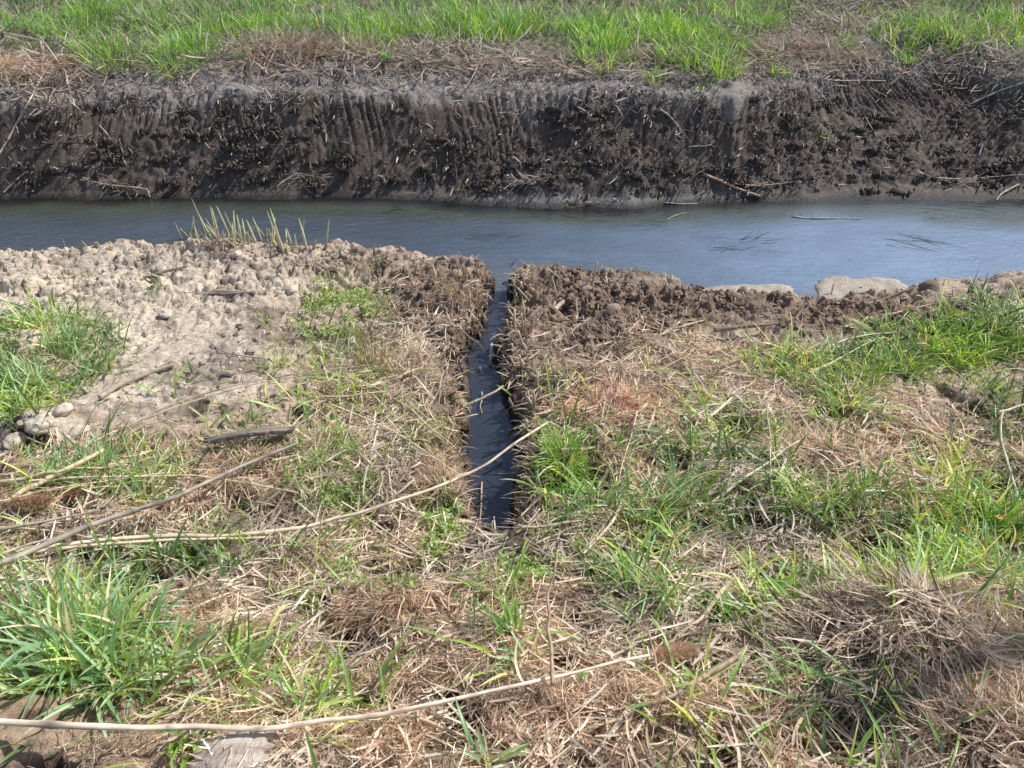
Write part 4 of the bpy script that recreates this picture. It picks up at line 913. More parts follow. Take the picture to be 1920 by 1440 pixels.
# fine loose root ends all over the face
def face(px, py, x, y):
    s = (y - far_edge(x)) / np.maximum(crest(x) - far_edge(x), .05)
    return ss(.05, .2, s) * ss(1.12, .9, s) * ss(.38, .6, fbm(x * 2.2, y * 5, 3, 88) + .12 * ss(.7, .2, s))
P = scatter(4400, face, (-5.5, 5.5), (4.6, 6.2), 801)
rgn = np.random.default_rng(802); n = len(P)
az = -PI / 2 + rgn.normal(.25, .8, n)
V, F, C = ribbons(P, az, rgn.uniform(.7, 2.2, n), rgn.uniform(-.2, .7, n), rgn.uniform(.012, .06, n), rgn.uniform(.003, .011, n), 3, pal(n, [(.10, .075, .055), (.18, .135, .095), (.36, .28, .20), (.08, .06, .05), (.58, .49, .38)], rgn, .25), roll=rgn.uniform(-1, 1, n), taper='straw', fold=.5)  # palest tone paints highlights onto some root ends
tag(link('slope_root_ends', mesh_np('slope_root_ends', V, F, M_ROOT, C)), 'small broken root ends poking from the dark mud slope', 'roots', kind='stuff')
P = scatter(1800, face, (-5.5, 5.5), (4.6, 6.2), 803)
lumps('slope_mud_crumbs', P, 43, (.003, .018), lambda P, r: np.broadcast_to(C3(.075, .060, .054), (len(P), 3)) * (1 + r.uniform(-.35, .5, (len(P), 1))), 'crumbs of dark mud stuck to the far slope')

# ------------------------------------------------------------------ long reeds and sticks
def stalk(pts, rad, color, label, name='reed_stalk', cat='reed stalk', group='fallen reed stalks', nodes=5, taper=.55, n=48, seed=1, mat=None, parent_parts=None, sides=8):
    r = np.random.default_rng(seed)
    smooth = max(p[2] for p in pts) >= .03 and pts[0][1] > 600
    W = np.array([(hit_smooth if smooth else hit1)(p[0], p[1], p[2]) for p in pts])
    path = catmull(W, n)
    t = np.linspace(0, 1, n)
    kk = np.linspace(0, 1, nodes * 2 + 2); path = path + np.stack([np.interp(t, kk, r.normal(0, .0028, len(kk))) for _ in range(3)], 1) * min(1, n / 30)
    org = path[0].copy(); path = path - org
    R = rad * (1.3 if pts[0][1] > 700 else 1.2) * (1 - (1 - taper) * t) * (1 + .05 * np.sin(t * 37 + seed))
    cv = 1 + .10 * np.sin(t * 23 + seed) + r.uniform(-.05, .05, n)
    for k in range(nodes):
        i = int((k + .6 + r.uniform(-.1, .1)) / nodes * (n - 1)); R[i] *= 1.28; cv[i] *= .55
    V, F, C = tube(path, R, sides, color, cvar=cv)
    ang = np.tile(np.arange(sides), n); C[:n * sides] *= (1 + .14 * np.sin(ang * 2.1 + np.repeat(t, sides) * 9 + seed))[:, None]
    st = ss(.56, .72, fbm(np.repeat(t, sides) * 22 + seed, ang * .6, 3, seed)); C[:n * sides] *= (1 - .45 * st)[:, None]
    me = mesh_np(name, V, F, mat or M_REED, C)
    if parent_parts:
        root = empty(name, tuple(org)); tag(root, label, cat, group); link('stem', me, root)
        return root, path, org
    o = link(name, me, loc=tuple(org)); tag(o, label, cat, group); return o
PALE = (.84, .69, .49); TAN = (.74, .57, .39); GREYR = (.40, .34, .28); BRN = (.42, .28, .17)
root, path, org = stalk([(1245, 1224, .05), (1130, 1250, .06), (1000, 1277, .07), (850, 1310, .07), (700, 1341, .07), (560, 1361, .06), (480, 1367, .06), (360, 1365, .06), (250, 1364, .07), (120, 1360, .07), (-40, 1349, .07)][::-1], .0062, (.86, .68, .50), 'long pale reed lying across the bottom with a feathery seed head', parent_parts=True, taper=.45, n=70, nodes=6, seed=3)
# seed head
def panicle(parent, p0, d, L, n, seed, col=(.66, .47, .33)):
    r = np.random.default_rng(seed); d = np.array(d) / np.linalg.norm(d); t = r.random(n) ** .9
    B = p0 + d[None] * (t * L)[:, None] + r.normal(0, .0045, (n, 3)) * (np.sin(t * PI) * 1.6 + .3)[:, None]
    a0 = math.atan2(d[1], d[0])
    V, F, C = ribbons(B, a0 + r.normal(0, .9, n), r.uniform(.5, 2.2, n), r.uniform(-.4, .8, n), r.uniform(.008, .026, n), r.uniform(.0008, .0018, n), 3, pal(n, [col, (.78, .58, .42), (.50, .34, .23)], r, .2), roll=r.uniform(-1, 1, n), taper='hair', fold=.4)
    return link('seed_head', mesh_np('seed_head', V, F, M_FIBRE, C), parent)
pe = path[-1]; panicle(root, pe - (path[-1] - path[-4]) * .4, path[-1] - path[-5] + np.array([0, .0, -.01]), .135, 2200, 5)
A = Acc(); 
for i0, sd in ((20, 1), (36, 2), (50, 3)):
    base = path[i0]; L = .07
    V, F, C = ribbons(np.array([base + [0, 0, .003]]), np.array([math.atan2(*(path[i0 + 2] - path[i0])[[1, 0]])]), np.array([1.5]), np.array([.15]), np.array([L]), np.array([.009]), 5, np.array([[.72, .60, .44]]), taper='blade'); A.add(V, F, C)
link('leaf_sheath', A.mesh('leaf_sheath', M_STRAW), root)

stalk([(-40, 1048, .05), (60, 1030, .05), (200, 1012, .05), (340, 1004, .05), (430, 1003, .05), (560, 990, .05), (640, 972, .05), (700, 952, .05), (800, 918, .06), (880, 886, .07), (950, 842, .09), (1024, 792, .11)], .0058, (.88, .71, .50), 'long pale tan reed rising right across the trench', nodes=7, taper=.6, n=80, seed=4)
stalk([(60, 1036, .055), (180, 1022, .055), (330, 1010, .055), (430, 1012, .05), (520, 1004, .045)], .0045, PALE, 'second pale reed lying along the underside of the long tan reed', nodes=3, seed=5)
stalk([(-40, 1070, .09), (60, 1035, .09), (170, 986, .09), (250, 958, .08), (330, 930, .08), (400, 898, .07), (470, 866, .06), (560, 832, .05)], .0078, GREYR, 'thick grey weathered reed crossing the left side diagonally', nodes=6, taper=.55, n=60, seed=6)
stalk([(-40, 1000, .07), (60, 982, .06), (120, 970, .05), (188, 956, .04)], .0048, (.42, .35, .29), 'short grey reed end above the thick grey one at left', nodes=2, seed=7)
stalk([(-40, 1058, .07), (60, 1020, .06), (110, 1008, .05)], .004, (.42, .35, .29), 'grey reed end close under the thick grey one at the left edge', nodes=1, seed=8)
stalk([(-40, 912, .05), (60, 893, .05), (130, 882, .05), (240, 874, .04)], .0052, (.66, .52, .35), 'pale reed at the left edge below the mud ridge', nodes=3, seed=9)
stalk([(-40, 912, .04), (60, 900, .04), (200, 894, .04), (330, 890, .04), (420, 899, .04), (560, 925, .03)], .0038, PALE, 'thin pale reed curving over the left side behind the thick grey one', nodes=4, seed=10)
stalk([(-40, 948, .04), (60, 925, .04), (130, 912, .04), (230, 896, .04), (320, 885, .03)], .003, PALE, 'thin pale reed under two others at left', nodes=3, seed=11)
stalk([(85, 900, .05), (140, 872, .06), (196, 842, .06)], .0075, (.74, .60, .40), 'broad flat pale reed sheath slanting up at left', nodes=1, taper=.8, seed=12, name='reed_sheath', cat='reed sheath')
stalk([(20, 935, .04), (60, 915, .045), (90, 898, .05)], .0070, (.70, .55, .37), 'broken lower piece of broad pale reed at the left edge', nodes=1, taper=.9, seed=13, name='reed_sheath', cat='reed sheath')
stalk([(190, 835, .03), (250, 795, .04), (330, 755, .05), (450, 720, .06), (600, 695, .07), (780, 674, .08)], .0026, (.48, .38, .28), 'thin brown reed arching from the left mud to the dead stems', nodes=5, seed=14)
stalk([(250, 792, .04), (340, 760, .05), (500, 716, .06), (640, 697, .07), (760, 690, .07)], .0024, (.56, .45, .33), 'thin reed running close beside the arching brown one', nodes=4, seed=15)
stalk([(-40, 985, .03), (90, 995, .03), (200, 1018, .03), (330, 1050, .03), (400, 1090, .03)], .0030, TAN, 'thin tan reed sloping down right beneath the grey one', nodes=4, seed=16)
stalk([(230, 1020, .02), (300, 1045, .02), (350, 1065, .02), (420, 1105, .02)], .0026, TAN, 'thin tan reed just above the big lower left tuft', nodes=3, seed=17)
stalk([(620, 760, .03), (720, 800, .03), (800, 850, .03), (860, 890, .02)], .0026, PALE, 'thin pale reed dropping to the left trench lip', nodes=3, seed=18)
stalk([(640, 940, .03), (700, 980, .02), (780, 1035, .02), (850, 1070, .02)], .0026, PALE, 'thin pale reed pointing at the muddy trench head', nodes=3, seed=19)
stalk([(868, 762, .03), (895, 748, .05), (925, 736, .06), (944, 724, .05)], .0052, (.50, .42, .33), 'stout stick bridging the trench water', nodes=2, seed=20, name='stick', cat='stick', group='sticks by the trench')
stalk([(903, 735, .02), (902, 775, .02)], .0028, (.45, .38, .3), 'thin upright twig standing in the trench below the stick', nodes=1, seed=21, name='stick', cat='stick', group='sticks by the trench')
stalk([(905, 905, .02), (903, 960, .01), (900, 985, .01)], .003, (.60, .44, .3), 'upright tan twig in the trench near its head', nodes=1, seed=22, name='stick', cat='stick', group='sticks by the trench')
stalk([(1075, 1312, .02), (1035, 1285, .08), (1033, 1200, .15), (1030, 1130, .21), (1043, 1036, .30)][1:], .0040, (.44, .30, .20), 'tall brown stem standing upright at bottom centre', nodes=3, seed=23, name='standing_stem', cat='stem', group='standing weed stems')
stalk([(1246, 1318, .0), (1236, 1270, .03), (1226, 1220, .07), (1216, 1183, .10)], .0032, (.50, .32, .19), 'thin orange brown stem crossing the reed next to the seed head', nodes=2, seed=24, name='standing_stem', cat='stem', group='standing weed stems')
stalk([(1000, 1145, .01), (1010, 1110, .05), (1018, 1084, .07)], .0026, (.50, .36, .24), 'short brown stem just left of the tall standing one', nodes=1, seed=25, name='standing_stem', cat='stem', group='standing weed stems')
stalk([(845, 1150, .01), (846, 1110, .05), (845, 1088, .06)], .0024, (.46, .32, .22), 'short dark stem left of the low green tuft', nodes=1, seed=26, name='standing_stem', cat='stem', group='standing weed stems')
stalk([(1500, 690, .0), (1502, 630, .07), (1505, 575, .12), (1513, 532, .16)], .0022, (.40, .25, .17), 'tall thin reddish weed stem in front of the pale crust at the water', nodes=3, seed=27, name='standing_stem', cat='stem', group='standing weed stems')
stalk([(1518, 700, .0), (1512, 672, .03), (1506, 650, .05)], .0028, (.45, .20, .12), 'short red brown stem at the foot of the thin weed stem', nodes=1, seed=28, name='standing_stem', cat='stem', group='standing weed stems')
stalk([(1327, 948, .03), (1390, 900, .05), (1440, 866, .06), (1498, 826, .07)], .0042, (.66, .54, .40), 'straight pale reed slanting up right above the meadow litter', nodes=3, seed=29)
stalk([(1453, 968, .01), (1447, 900, .05), (1443, 830, .08), (1438, 748, .12)], .0030, (.60, .50, .36), 'thin pale reed crossing the slanting one upright', nodes=3, seed=30)
stalk([(1918, 958, .02), (1898, 900, .04), (1882, 840, .06), (1877, 795, .08), (1882, 770, .09)], .0042, (.66, .56, .42), 'bent pale reed near the right frame edge', nodes=2, seed=31)
stalk([(1872, 770, .09), (1900, 764, .09), (1960, 752, .10)], .0050, (.66, .56, .42), 'short pale reed leading off the right frame edge from the bent one', nodes=1, seed=32)
stalk([(1530, 660, .03), (1580, 640, .03), (1640, 626, .03), (1680, 622, .03)], .0045, (.66, .54, .38), 'pale reed on brown mud left of the bright right tufts', nodes=2, seed=33)
stalk([(1520, 700, .03), (1570, 672, .04), (1650, 632, .04)], .0036, (.70, .56, .42), 'pinkish pale reed just under the one left of the bright tufts', nodes=2, seed=34)
stalk([(1660, 592, .02), (1740, 572, .03), (1800, 562, .03), (1860, 548, .03)], .0032, (.56, .46, .36), 'thin reed arching over mud behind the bright right tufts', nodes=2, seed=35)
stalk([(1855, 545, .03), (1890, 558, .02), (1960, 578, .02)], .0034, (.60, .50, .40), 'thin reed at the right edge on the mud by the water', nodes=1, seed=36)
stalk([(1062, 700, .02), (1085, 722, .03), (1130, 768, .03), (1160, 790, .02)], .0032, (.50, .34, .24), 'brown reed slanting down over the reddish straw', nodes=2, seed=37)
stalk([(1165, 940, .03), (1150, 975, .03), (1120, 1010, .03), (1090, 1040, .02)], .0052, (.64, .52, .38), 'pale reed piece in the grass right of the trench head', nodes=2, seed=38)
stalk([(1195, 770, .06), (1180, 830, .05), (1160, 900, .04)], .0026, (.62, .50, .38), 'thin reed hanging toward the grass over reddish straw', nodes=2, seed=39)
stalk([(1105, 1030, .02), (1125, 1080, .02), (1140, 1150, .02)], .0032, (.58, .46, .34), 'thin reed running down beside the upright tuft', nodes=2, seed=40)
stalk([(1400, 1215, .02), (1330, 1262, .03), (1270, 1300, .03), (1180, 1330, .02)], .0060, (.40, .29, .20), 'thick brown reed lying under the feathery seed head', nodes=3, seed=41)
stalk([(1370, 1090, .03), (1320, 1150, .03), (1270, 1200, .02)], .0060, (.58, .44, .30), 'thick tan reed above the feathery seed head', nodes=2, seed=42)
stalk([(740, 1340, .02), (800, 1355, .03), (870, 1380, .03)], .0048, (.66, .50, .32), 'tan reed piece below the bottom reed near the curled leaf', nodes=1, seed=43)
stalk([(1010, 955, .02), (990, 980, .02), (976, 968, .03)], .003, (.5, .4, .3), 'small hooked straw on the right trench corner', nodes=1, seed=44)
stalk([(1020, 925, .02), (995, 950, .03), (975, 968, .03)], .0042, (.55, .40, .27), 'short tan reed resting on the right trench wall', nodes=1, seed=45)
stalk([(978, 988, .03), (1040, 985, .04), (1095, 974, .04)], .0040, (.56, .42, .29), 'brown reed lying level right of the trench head', nodes=2, seed=46)
stalk([(850, 1013, .02), (890, 1022, .02), (945, 1020, .02)], .0046, (.42, .35, .28), 'grey straw piece across the muddy trench head', nodes=1, seed=47)
stalk([(345, 548, .01), (450, 549, .02), (545, 542, .03)], .0022, (.6, .5, .4), 'thin straight straw on lumpy mud near the upper left', nodes=2, seed=48)
stalk([(395, 645, .01), (430, 662, .02), (500, 672, .02)], .0030, (.34, .26, .20), 'dark twig lying on the cracked mud', nodes=1, seed=49, name='stick', cat='stick', group='sticks on the left mud')
stalk([(1480, 1260, .02), (1400, 1300, .02), (1320, 1350, .02), (1260, 1420, .02)], .0030, (.50, .38, .26), 'thin reed in shade running down left at the bottom', nodes=2, seed=50)
stalk([(620, 700, .05), (690, 720, .05), (760, 760, .04), (830, 820, .03)], .0022, PALE, 'thin pale reed crossing the brown dead stems', nodes=3, seed=51)
stalk([(620, 745, .06), (700, 736, .07), (770, 728, .07)], .0024, PALE, 'short straight reed crossing low through the brown dead stems', nodes=2, seed=52)
# far bank pieces
FG = 'reeds lying on the far slope'
stalk([(1318, 326, .01), (1345, 338, .015), (1375, 350, .015), (1425, 369, .01)], .0085, (.50, .30, .20), 'thick orange brown reed lying low on the far slope', group=FG, nodes=2, taper=.8, seed=60)
stalk([(1238, 204, .01), (1262, 226, .012), (1280, 248, .01)], .0060, (.42, .34, .27), 'pale reed piece high on the far slope right of middle', group=FG, nodes=1, seed=61)
stalk([(0, 292, .02), (30, 235, .03), (60, 180, .04), (98, 112, .05)], .0055, (.58, .50, .40), 'long pale reed leaning up the far slope at the left edge', group=FG, nodes=4, seed=62)
stalk([(6, 362, .02), (30, 340, .02), (50, 322, .02)], .0050, (.46, .39, .32), 'short reed low on the far slope at the left edge', group=FG, nodes=1, seed=63)
stalk([(152, 337, .02), (200, 346, .03), (270, 353, .03), (282, 370, .01)], .0050, (.52, .44, .35), 'bent reed over the debris by the water at left', group=FG, nodes=3, seed=64)
stalk([(188, 235, .01), (205, 258, .02), (200, 275, .01)], .0045, (.46, .38, .30), 'crooked twig on the left part of the far slope', group=FG, nodes=1, seed=65)
stalk([(1376, 345, .02), (1430, 348, .02), (1480, 342, .02), (1540, 330, .02)], .0040, (.48, .40, .33), 'thin arching reed right of the thick orange brown one', group=FG, nodes=2, seed=66)
stalk([(1755, 335, .02), (1830, 333, .02), (1960, 326, .03)], .0045, (.44, .37, .30), 'thin reed lying level at the right end of the slope', group=FG, nodes=2, seed=67)
stalk([(1820, 195, .02), (1870, 172, .02), (1930, 150, .03)], .0060, (.52, .46, .40), 'pale branch at the top right of the slope', group=FG, nodes=2, seed=68)
stalk([(1495, 140, .02), (1560, 150, .02), (1660, 152, .02)], .0045, (.50, .43, .36), 'reed lying level in pale litter above the right slope', group=FG, nodes=2, seed=69)
stalk([(640, 120, .03), (700, 130, .03), (735, 75, .08)], .0050, (.50, .42, .33), 'reed sticking up from the far bank litter', group=FG, nodes=2, seed=70)
stalk([(1620, 215, .02), (1640, 250, .02), (1655, 272, .01)], .0030, (.42, .36, .30), 'thin twig below the toothed cut', group=FG, nodes=1, seed=71)
stalk([(1292, 275, .015), (1330, 272, .02), (1340, 262, .02)], .0036, (.50, .45, .40), 'pale curled straw halfway up the slope right of middle', group=FG, nodes=1, seed=72)
stalk([(900, 115, .06), (885, 145, .03), (872, 165, .02)], .0032, (.50, .43, .36), 'thin reed hanging from the far grass at the middle', group=FG, nodes=1, seed=73)
stalk([(1910, 345, .02), (1880, 362, .02), (1868, 376, .01)], .0045, (.50, .43, .36), 'short reed touching the water at the right end', group=FG, nodes=1, seed=74)
# floating
stalk([(1485, 406, .004), (1530, 410, .006), (1575, 409, .006), (1612, 410, .004)], .0050, (.45, .36, .27), 'straw stick floating on the canal at right', name='floating_stick', cat='stick', group='sticks floating on the canal', nodes=2, seed=80)
stalk([(1250, 411, .004), (1266, 405, .006), (1286, 400, .004)], .0036, (.40, .33, .25), 'short stick floating near the far edge of the canal', name='floating_stick', cat='stick', group='sticks floating on the canal', nodes=1, seed=81)
stalk([(1245, 380, .004), (1275, 382, .006), (1310, 380, .004)], .0040, (.46, .40, .34), 'pale stick at the foot of the far slope touching water', name='floating_stick', cat='stick', group='sticks floating on the canal', nodes=1, seed=82)
# driftwood
stalk([(185, 746, .012), (225, 722, .016), (270, 704, .018), (325, 686, .016)], .0088, (.55, .46, .36), 'pale flat piece of driftwood on the cracked mud', name='driftwood', cat='driftwood', group='driftwood on the left mud', nodes=1, taper=.7, mat=M_DRIFT, seed=90)
stalk([(268, 520, .01), (300, 512, .012), (350, 500, .01)], .0070, (.3, .25, .2), 'dark stick half buried in mud near the left canal edge', name='driftwood', cat='driftwood', group='driftwood on the left mud', nodes=1, taper=.8, mat=M_BOARD, seed=91)
stalk([(395, 550, .01), (420, 548, .016), (450, 549, .014), (480, 552, .008)], .0100, (.3, .25, .2), 'dark rotten stick in a mud crack at upper left', name='driftwood', cat='driftwood', group='driftwood on the left mud', nodes=1, taper=.8, mat=M_BOARD, seed=92)
stalk([(1038, 582, .02), (1056, 567, .03), (1072, 552, .02)], .0110, (.5, .4, .3), 'stout pale broken branch by the pit right of the trench', name='driftwood', cat='driftwood', group='driftwood right of the trench', nodes=1, taper=.6, mat=M_DRIFT, seed=93)
stalk([(1040, 566, .02), (1030, 590, .02)], .0050, (.5, .4, .3), 'small branch stub beside the stout broken one', name='driftwood', cat='driftwood', group='driftwood right of the trench', nodes=1, taper=.6, mat=M_DRIFT, seed=94)
stalk([(1620, 572, .01), (1660, 560, .02), (1700, 545, .03)], .0075, (.3, .25, .2), 'dark stub of branch by the right canal edge', name='driftwood', cat='driftwood', group='driftwood right of the trench', nodes=1, taper=.6, mat=M_BOARD, seed=95)
stalk([(1340, 618, .02), (1400, 612, .03), (1460, 608, .02)], .010, (.3, .25, .2), 'dark broad stick lying in brown mud at the right', name='driftwood', cat='driftwood', group='driftwood right of the trench', nodes=1, taper=.5, mat=M_BOARD, seed=96)

# ------------------------------------------------------------------ planks
def plank(p0, p1, wid, thick, mat, label, lift, seed, tilt=.0, wend=1.0):
    r = np.random.default_rng(seed); a = np.array(hit1(*p0, lift)); b = np.array(hit1(*p1, lift))
    d = b - a; L = np.linalg.norm(d); d /= L
    s = np.cross(np.array([0, 0, 1.]), d); s /= np.linalg.norm(s); u = np.cross(d, s)
    s2 = s * math.cos(tilt) + u * math.sin(tilt); u = np.cross(d, s2); s = s2
    n, k = 22, 9; V = []; t = np.linspace(0, 1, n)
    for i in range(n):
        w = wid * (1 + (wend - 1) * t[i]) * (1 + .12 * math.sin(i * 1.7 + seed) + r.uniform(-.06, .06))
        off = r.normal(0, .0015)
        ends = max(0, 1 - min(i, n - 1 - i) / 1.5)
        ring = []
        for j in range(k): ring.append((-w / 2 + w * j / (k - 1), thick / 2 * (1 if 0 < j < k - 1 else .6) + r.normal(0, thick * .06)))
        for j in range(k - 1, -1, -1): ring.append((-w / 2 + w * j / (k - 1), -thick / 2))
        for j, (q, h) in enumerate(ring):
            jag = ends * math.sin(q * 260 + seed) * .016
            V.append(a + d * (t[i] * L + (jag if i else -jag)) + s * (q + off) + u * h * (1 - .35 * ends) + np.array([0, 0, .012 * math.sin(t[i] * 3)]) )
    m = 2 * k; F = []
    for i in range(n - 1):
        for j in range(m): F.append([i * m + j, i * m + (j + 1) % m, (i + 1) * m + (j + 1) % m, (i + 1) * m + j])
    for i in (0, n - 1):
        for j in range(k - 1): F.append([i * m + j, i * m + j + 1, i * m + m - 2 - j, i * m + m - 1 - j])
    V = np.array(V); org = V.mean(0)
    # local axes along the grain
    Rm = np.stack([d, s, u], 1); Vl = (V - org) @ Rm
    o = link('wooden_board', mesh_np('wooden_board', Vl, np.array(F), mat, None, False))
    from mathutils import Matrix
    M = Matrix([[Rm[i][j] for j in range(3)] + [org[i]] for i in range(3)] + [[0, 0, 0, 1]]); o.matrix_world = M
    tag(o, label, 'board'); return o
plank((390, 826), (545, 806), .046, .018, M_BOARD, 'dark weathered broken board poking from dead grass left of the trench', .055, 3, tilt=-.35)
plank((362, 1425), (505, 1412), .085, .018, M_SLAB, 'pale grey broken plank at the bottom edge left of centre', .02, 4, tilt=-.15, wend=1.15)

# ------------------------------------------------------------------ dried crust flats at the water edge
def crust(outline, label, seed, h=.011):
    r = np.random.default_rng(seed); ox, oy = on_plane([p[0] for p in outline], [p[1] for p in outline], WATER + .01)
    pts = catmull(np.stack([np.append(ox, ox[0]), np.append(oy, oy[0]), np.zeros(len(ox) + 1)], 1), 90)[:-1]
    c = pts.mean(0); rings = 12; V = []; n = len(pts)
    for k in range(rings + 1):
        t = k / rings
        for i in range(n):
            p = c + (pts[i] - c) * (1 - t * .97); x, y = p[0], p[1]
            e = 1 + .06 * (float(vnoise(np.array([i * .35]), np.array([seed * 1.0]), 3)[0]) - .5)
            hh = h * min(1, (t * 9) ** .6) if t > 0 else -.03
            e *= 1 + .16 * (float(fbm(np.array([p[0] * 12 + seed]), np.array([p[1] * 12]), 3, 4)[0]) - .5); e *= 1 + .20 * (float(fbm(np.array([p[0] * 45 + seed]), np.array([p[1] * 60]), 3, 6)[0]) - .5); V.append((c[0] + (x - c[0]) * e, c[1] + (y - c[1]) * e, WATER + hh + (.006 * (float(fbm(np.array([x * 30]), np.array([y * 30]), 3, seed)[0]) - .5) if t > 0 else 0)))
    F = [[k * n + i, k * n + (i + 1) % n, (k + 1) * n + (i + 1) % n, (k + 1) * n + i] for k in range(rings) for i in range(n)]
    V = np.array(V); org = np.array([c[0], c[1], WATER])
    o = link('dried_scum_crust', mesh_np('dried_scum_crust', V - org, np.array(F), M_CRUST, None), loc=tuple(org)); tag(o, label, 'crust', 'speckled crusts at the canal edge'); return o
crust([(1290, 546), (1330, 537), (1390, 533), (1450, 531), (1480, 536), (1494, 548), (1480, 575), (1400, 580), (1320, 572)], 'long speckled grey crust lying on the water edge, left of two', 5)
crust([(1528, 532), (1545, 519), (1580, 516), (1600, 522), (1635, 518), (1680, 522), (1702, 534), (1704, 560), (1650, 576), (1580, 576), (1538, 566)], 'broader speckled grey crust with a raised curl, right of two', 6)

# ------------------------------------------------------------------ clods
def clod(px, py, s, col, label, seed, group='mud clods'):
    r = np.random.default_rng(seed); x, y, z = hit1(px, py)
    n1, n2 = 26, 16
    ga, gb = np.meshgrid(2 * PI * np.arange(n1) / n1, PI * np.arange(n2 + 1) / n2); ga, gb = ga.ravel(), gb.ravel()
    D = np.stack([np.sin(gb) * np.cos(ga), np.sin(gb) * np.sin(ga), np.cos(gb)], 1)
    V = D * (.75 + .6 * fbm(D[:, 0] * 1.6 + seed * 3.1, D[:, 1] * 1.6 + D[:, 2] * 2.3, 4, seed))[:, None] * np.array([s, s * .8, s * .6])
    F = [[i * n1 + j, i * n1 + (j + 1) % n1, (i + 1) * n1 + (j + 1) % n1, (i + 1) * n1 + j] for i in range(n2) for j in range(n1)]
    o = link('mud_clod', mesh_np('mud_clod', np.array(V), np.array(F), MG, np.broadcast_to(C3(*col), (len(V), 3)), True, {'wet': np.zeros(len(V))}), loc=(x, y, z + s * .15)); o.rotation_euler = (0, 0, r.uniform(0, 6)); tag(o, label, 'mud clod', group)
DC = (.72, .61, .49); BC = (.38, .29, .22)
for i, (px, py, s, c, lab) in enumerate([(75, 800, .05, DC, 'pale mud clod on top of the left ridge'), (30, 830, .045, DC, 'pale clod at the left edge below the ridge'), (120, 770, .035, DC, 'pale clod at the back of the left ridge'), (150, 812, .04, DC, 'rounded pale clod at the right end of the left ridge'),
    (548, 545, .035, DC, 'hollowed dark sided clod near the lime tuft'), (310, 590, .035, DC, 'flat clod in the middle of the lumpy left mud'), (390, 535, .035, DC, 'clod next to the rotten stick at upper left'), (445, 478, .03, DC, 'clod under the tall cut reeds'),
    (1150, 580, .035, BC, 'brown clod on the right rim of the pit'), (1100, 545, .035, BC, 'brown clod at the back rim of the pit'), (1010, 615, .03, BC, 'brown clod in front of the broken branch'), (1140, 510, .03, BC, 'dark clod at the canal edge behind the pit'), (1290, 545, .03, BC, 'brown clod at the left end of the long crust'),
    (1745, 540, .05, (.26, .20, .15), 'dark clod at the canal edge right of the crusts'), (1830, 545, .045, (.30, .24, .19), 'clod at the canal edge near the right frame side'), (1890, 560, .05, (.33, .27, .22), 'grey brown clod at the right edge by the water'), (1450, 650, .03, BC, 'small brown clod at the left tip of the grass band'), (855, 515, .035, BC, 'clod on the canal edge left of the trench mouth'),
    (660, 640, .03, DC, 'pale clod left of the thin dead stems'), (205, 625, .025, DC, 'small pale clod behind the left grass patch')]):
    clod(px, py, s, c, lab, 900 + i)

# ------------------------------------------------------------------ debris nests on the far slope
def nest(px, py, n, sx, L, cols, label, seed, flow=0.1):
    r = np.random.default_rng(seed); x, y, z = hit1(px, py, .01)
    B = np.stack([r.normal(0, sx, n), r.normal(-.012, .008, n), r.normal(0, sx * .25, n)], 1)
    az = np.where(r.random(n) < .5, flow, flow + PI) + r.normal(0, .5, n)
    V, F, C = ribbons(B, az, r.uniform(1.0, 2.0, n), r.uniform(-.5, .8, n), r.uniform(*L, n), r.uniform(.003, .007, n), 5, pal(n, cols, r), drift=r.uniform(-.6, .6, n), roll=r.uniform(-1, 1, n), taper='straw', fold=.3)
    o = link('reed_debris', mesh_np('reed_debris', V, F, M_STRAW, C), loc=(x, y, z)); tag(o, label, 'debris', 'reed debris on the far slope')
NC = [(.46, .39, .32), (.54, .47, .39), (.34, .27, .21)]
nest(575, 330, 46, .05, (.06, .17), NC, 'nest of pale bent reeds low on the left half of the slope', 1001)
nest(590, 345, 26, .04, (.05, .12), NC, 'small tangle hanging under the nest of bent reeds', 1002)
nest(1000, 338, 44, .045, (.06, .15), [(.5, .46, .42), (.42, .37, .33)], 'bundle of grey reeds low in the middle of the slope', 1003, .25)
nest(205, 340, 34, .05, (.05, .15), NC, 'nest of broken reeds by the water at left', 1004)
nest(240, 356, 26, .04, (.04, .1), NC, 'tangle of root and straw touching the water at left', 1005)
nest(870, 352, 30, .03, (.05, .12), NC, 'curly root tangle at the foot of the slope in the middle', 1006, 1.3)
nest(1305, 318, 12, .03, (.08, .14), NC, 'broad pale torn leaf mass at the left end of the orange brown reed', 1007, .3)
nest(1440, 345, 26, .05, (.05, .13), NC, 'loose debris right of the orange brown reed', 1008)
nest(1270, 245, 16, .03, (.06, .15), [(.50, .46, .42)], 'hanging pale straw high on the slope right of middle', 1009, 1.8)
nest(90, 195, 30, .05, (.06, .15), [(.56, .46, .36), (.48, .40, .32)], 'pale leafy bundle at the top of the slope near the left end', 1010, .6)
nest(1830, 200, 26, .05, (.06, .14), NC, 'pale tangle at the top of the slope near the right end', 1011, .4)
nest(1090, 378, 20, .05, (.04, .10), NC, 'flat debris on the wet mud apron below the middle', 1012)
nest(1820, 340, 24, .06, (.06, .16), NC, 'strewn reeds low at the right end of the slope', 1013)
nest(1330, 190, 26, .08, (.05, .14), NC, 'fallen straw spilling over the slope lip right of middle', 1014, 1.4)
nest(790, 190, 26, .09, (.04, .12), NC, 'grey straw fringe on the slope lip near the middle', 1015, 1.4)
nest(620, 185, 26, .09, (.05, .14), NC, 'grey straw fringe on the slope lip left of middle', 1016, 1.4)

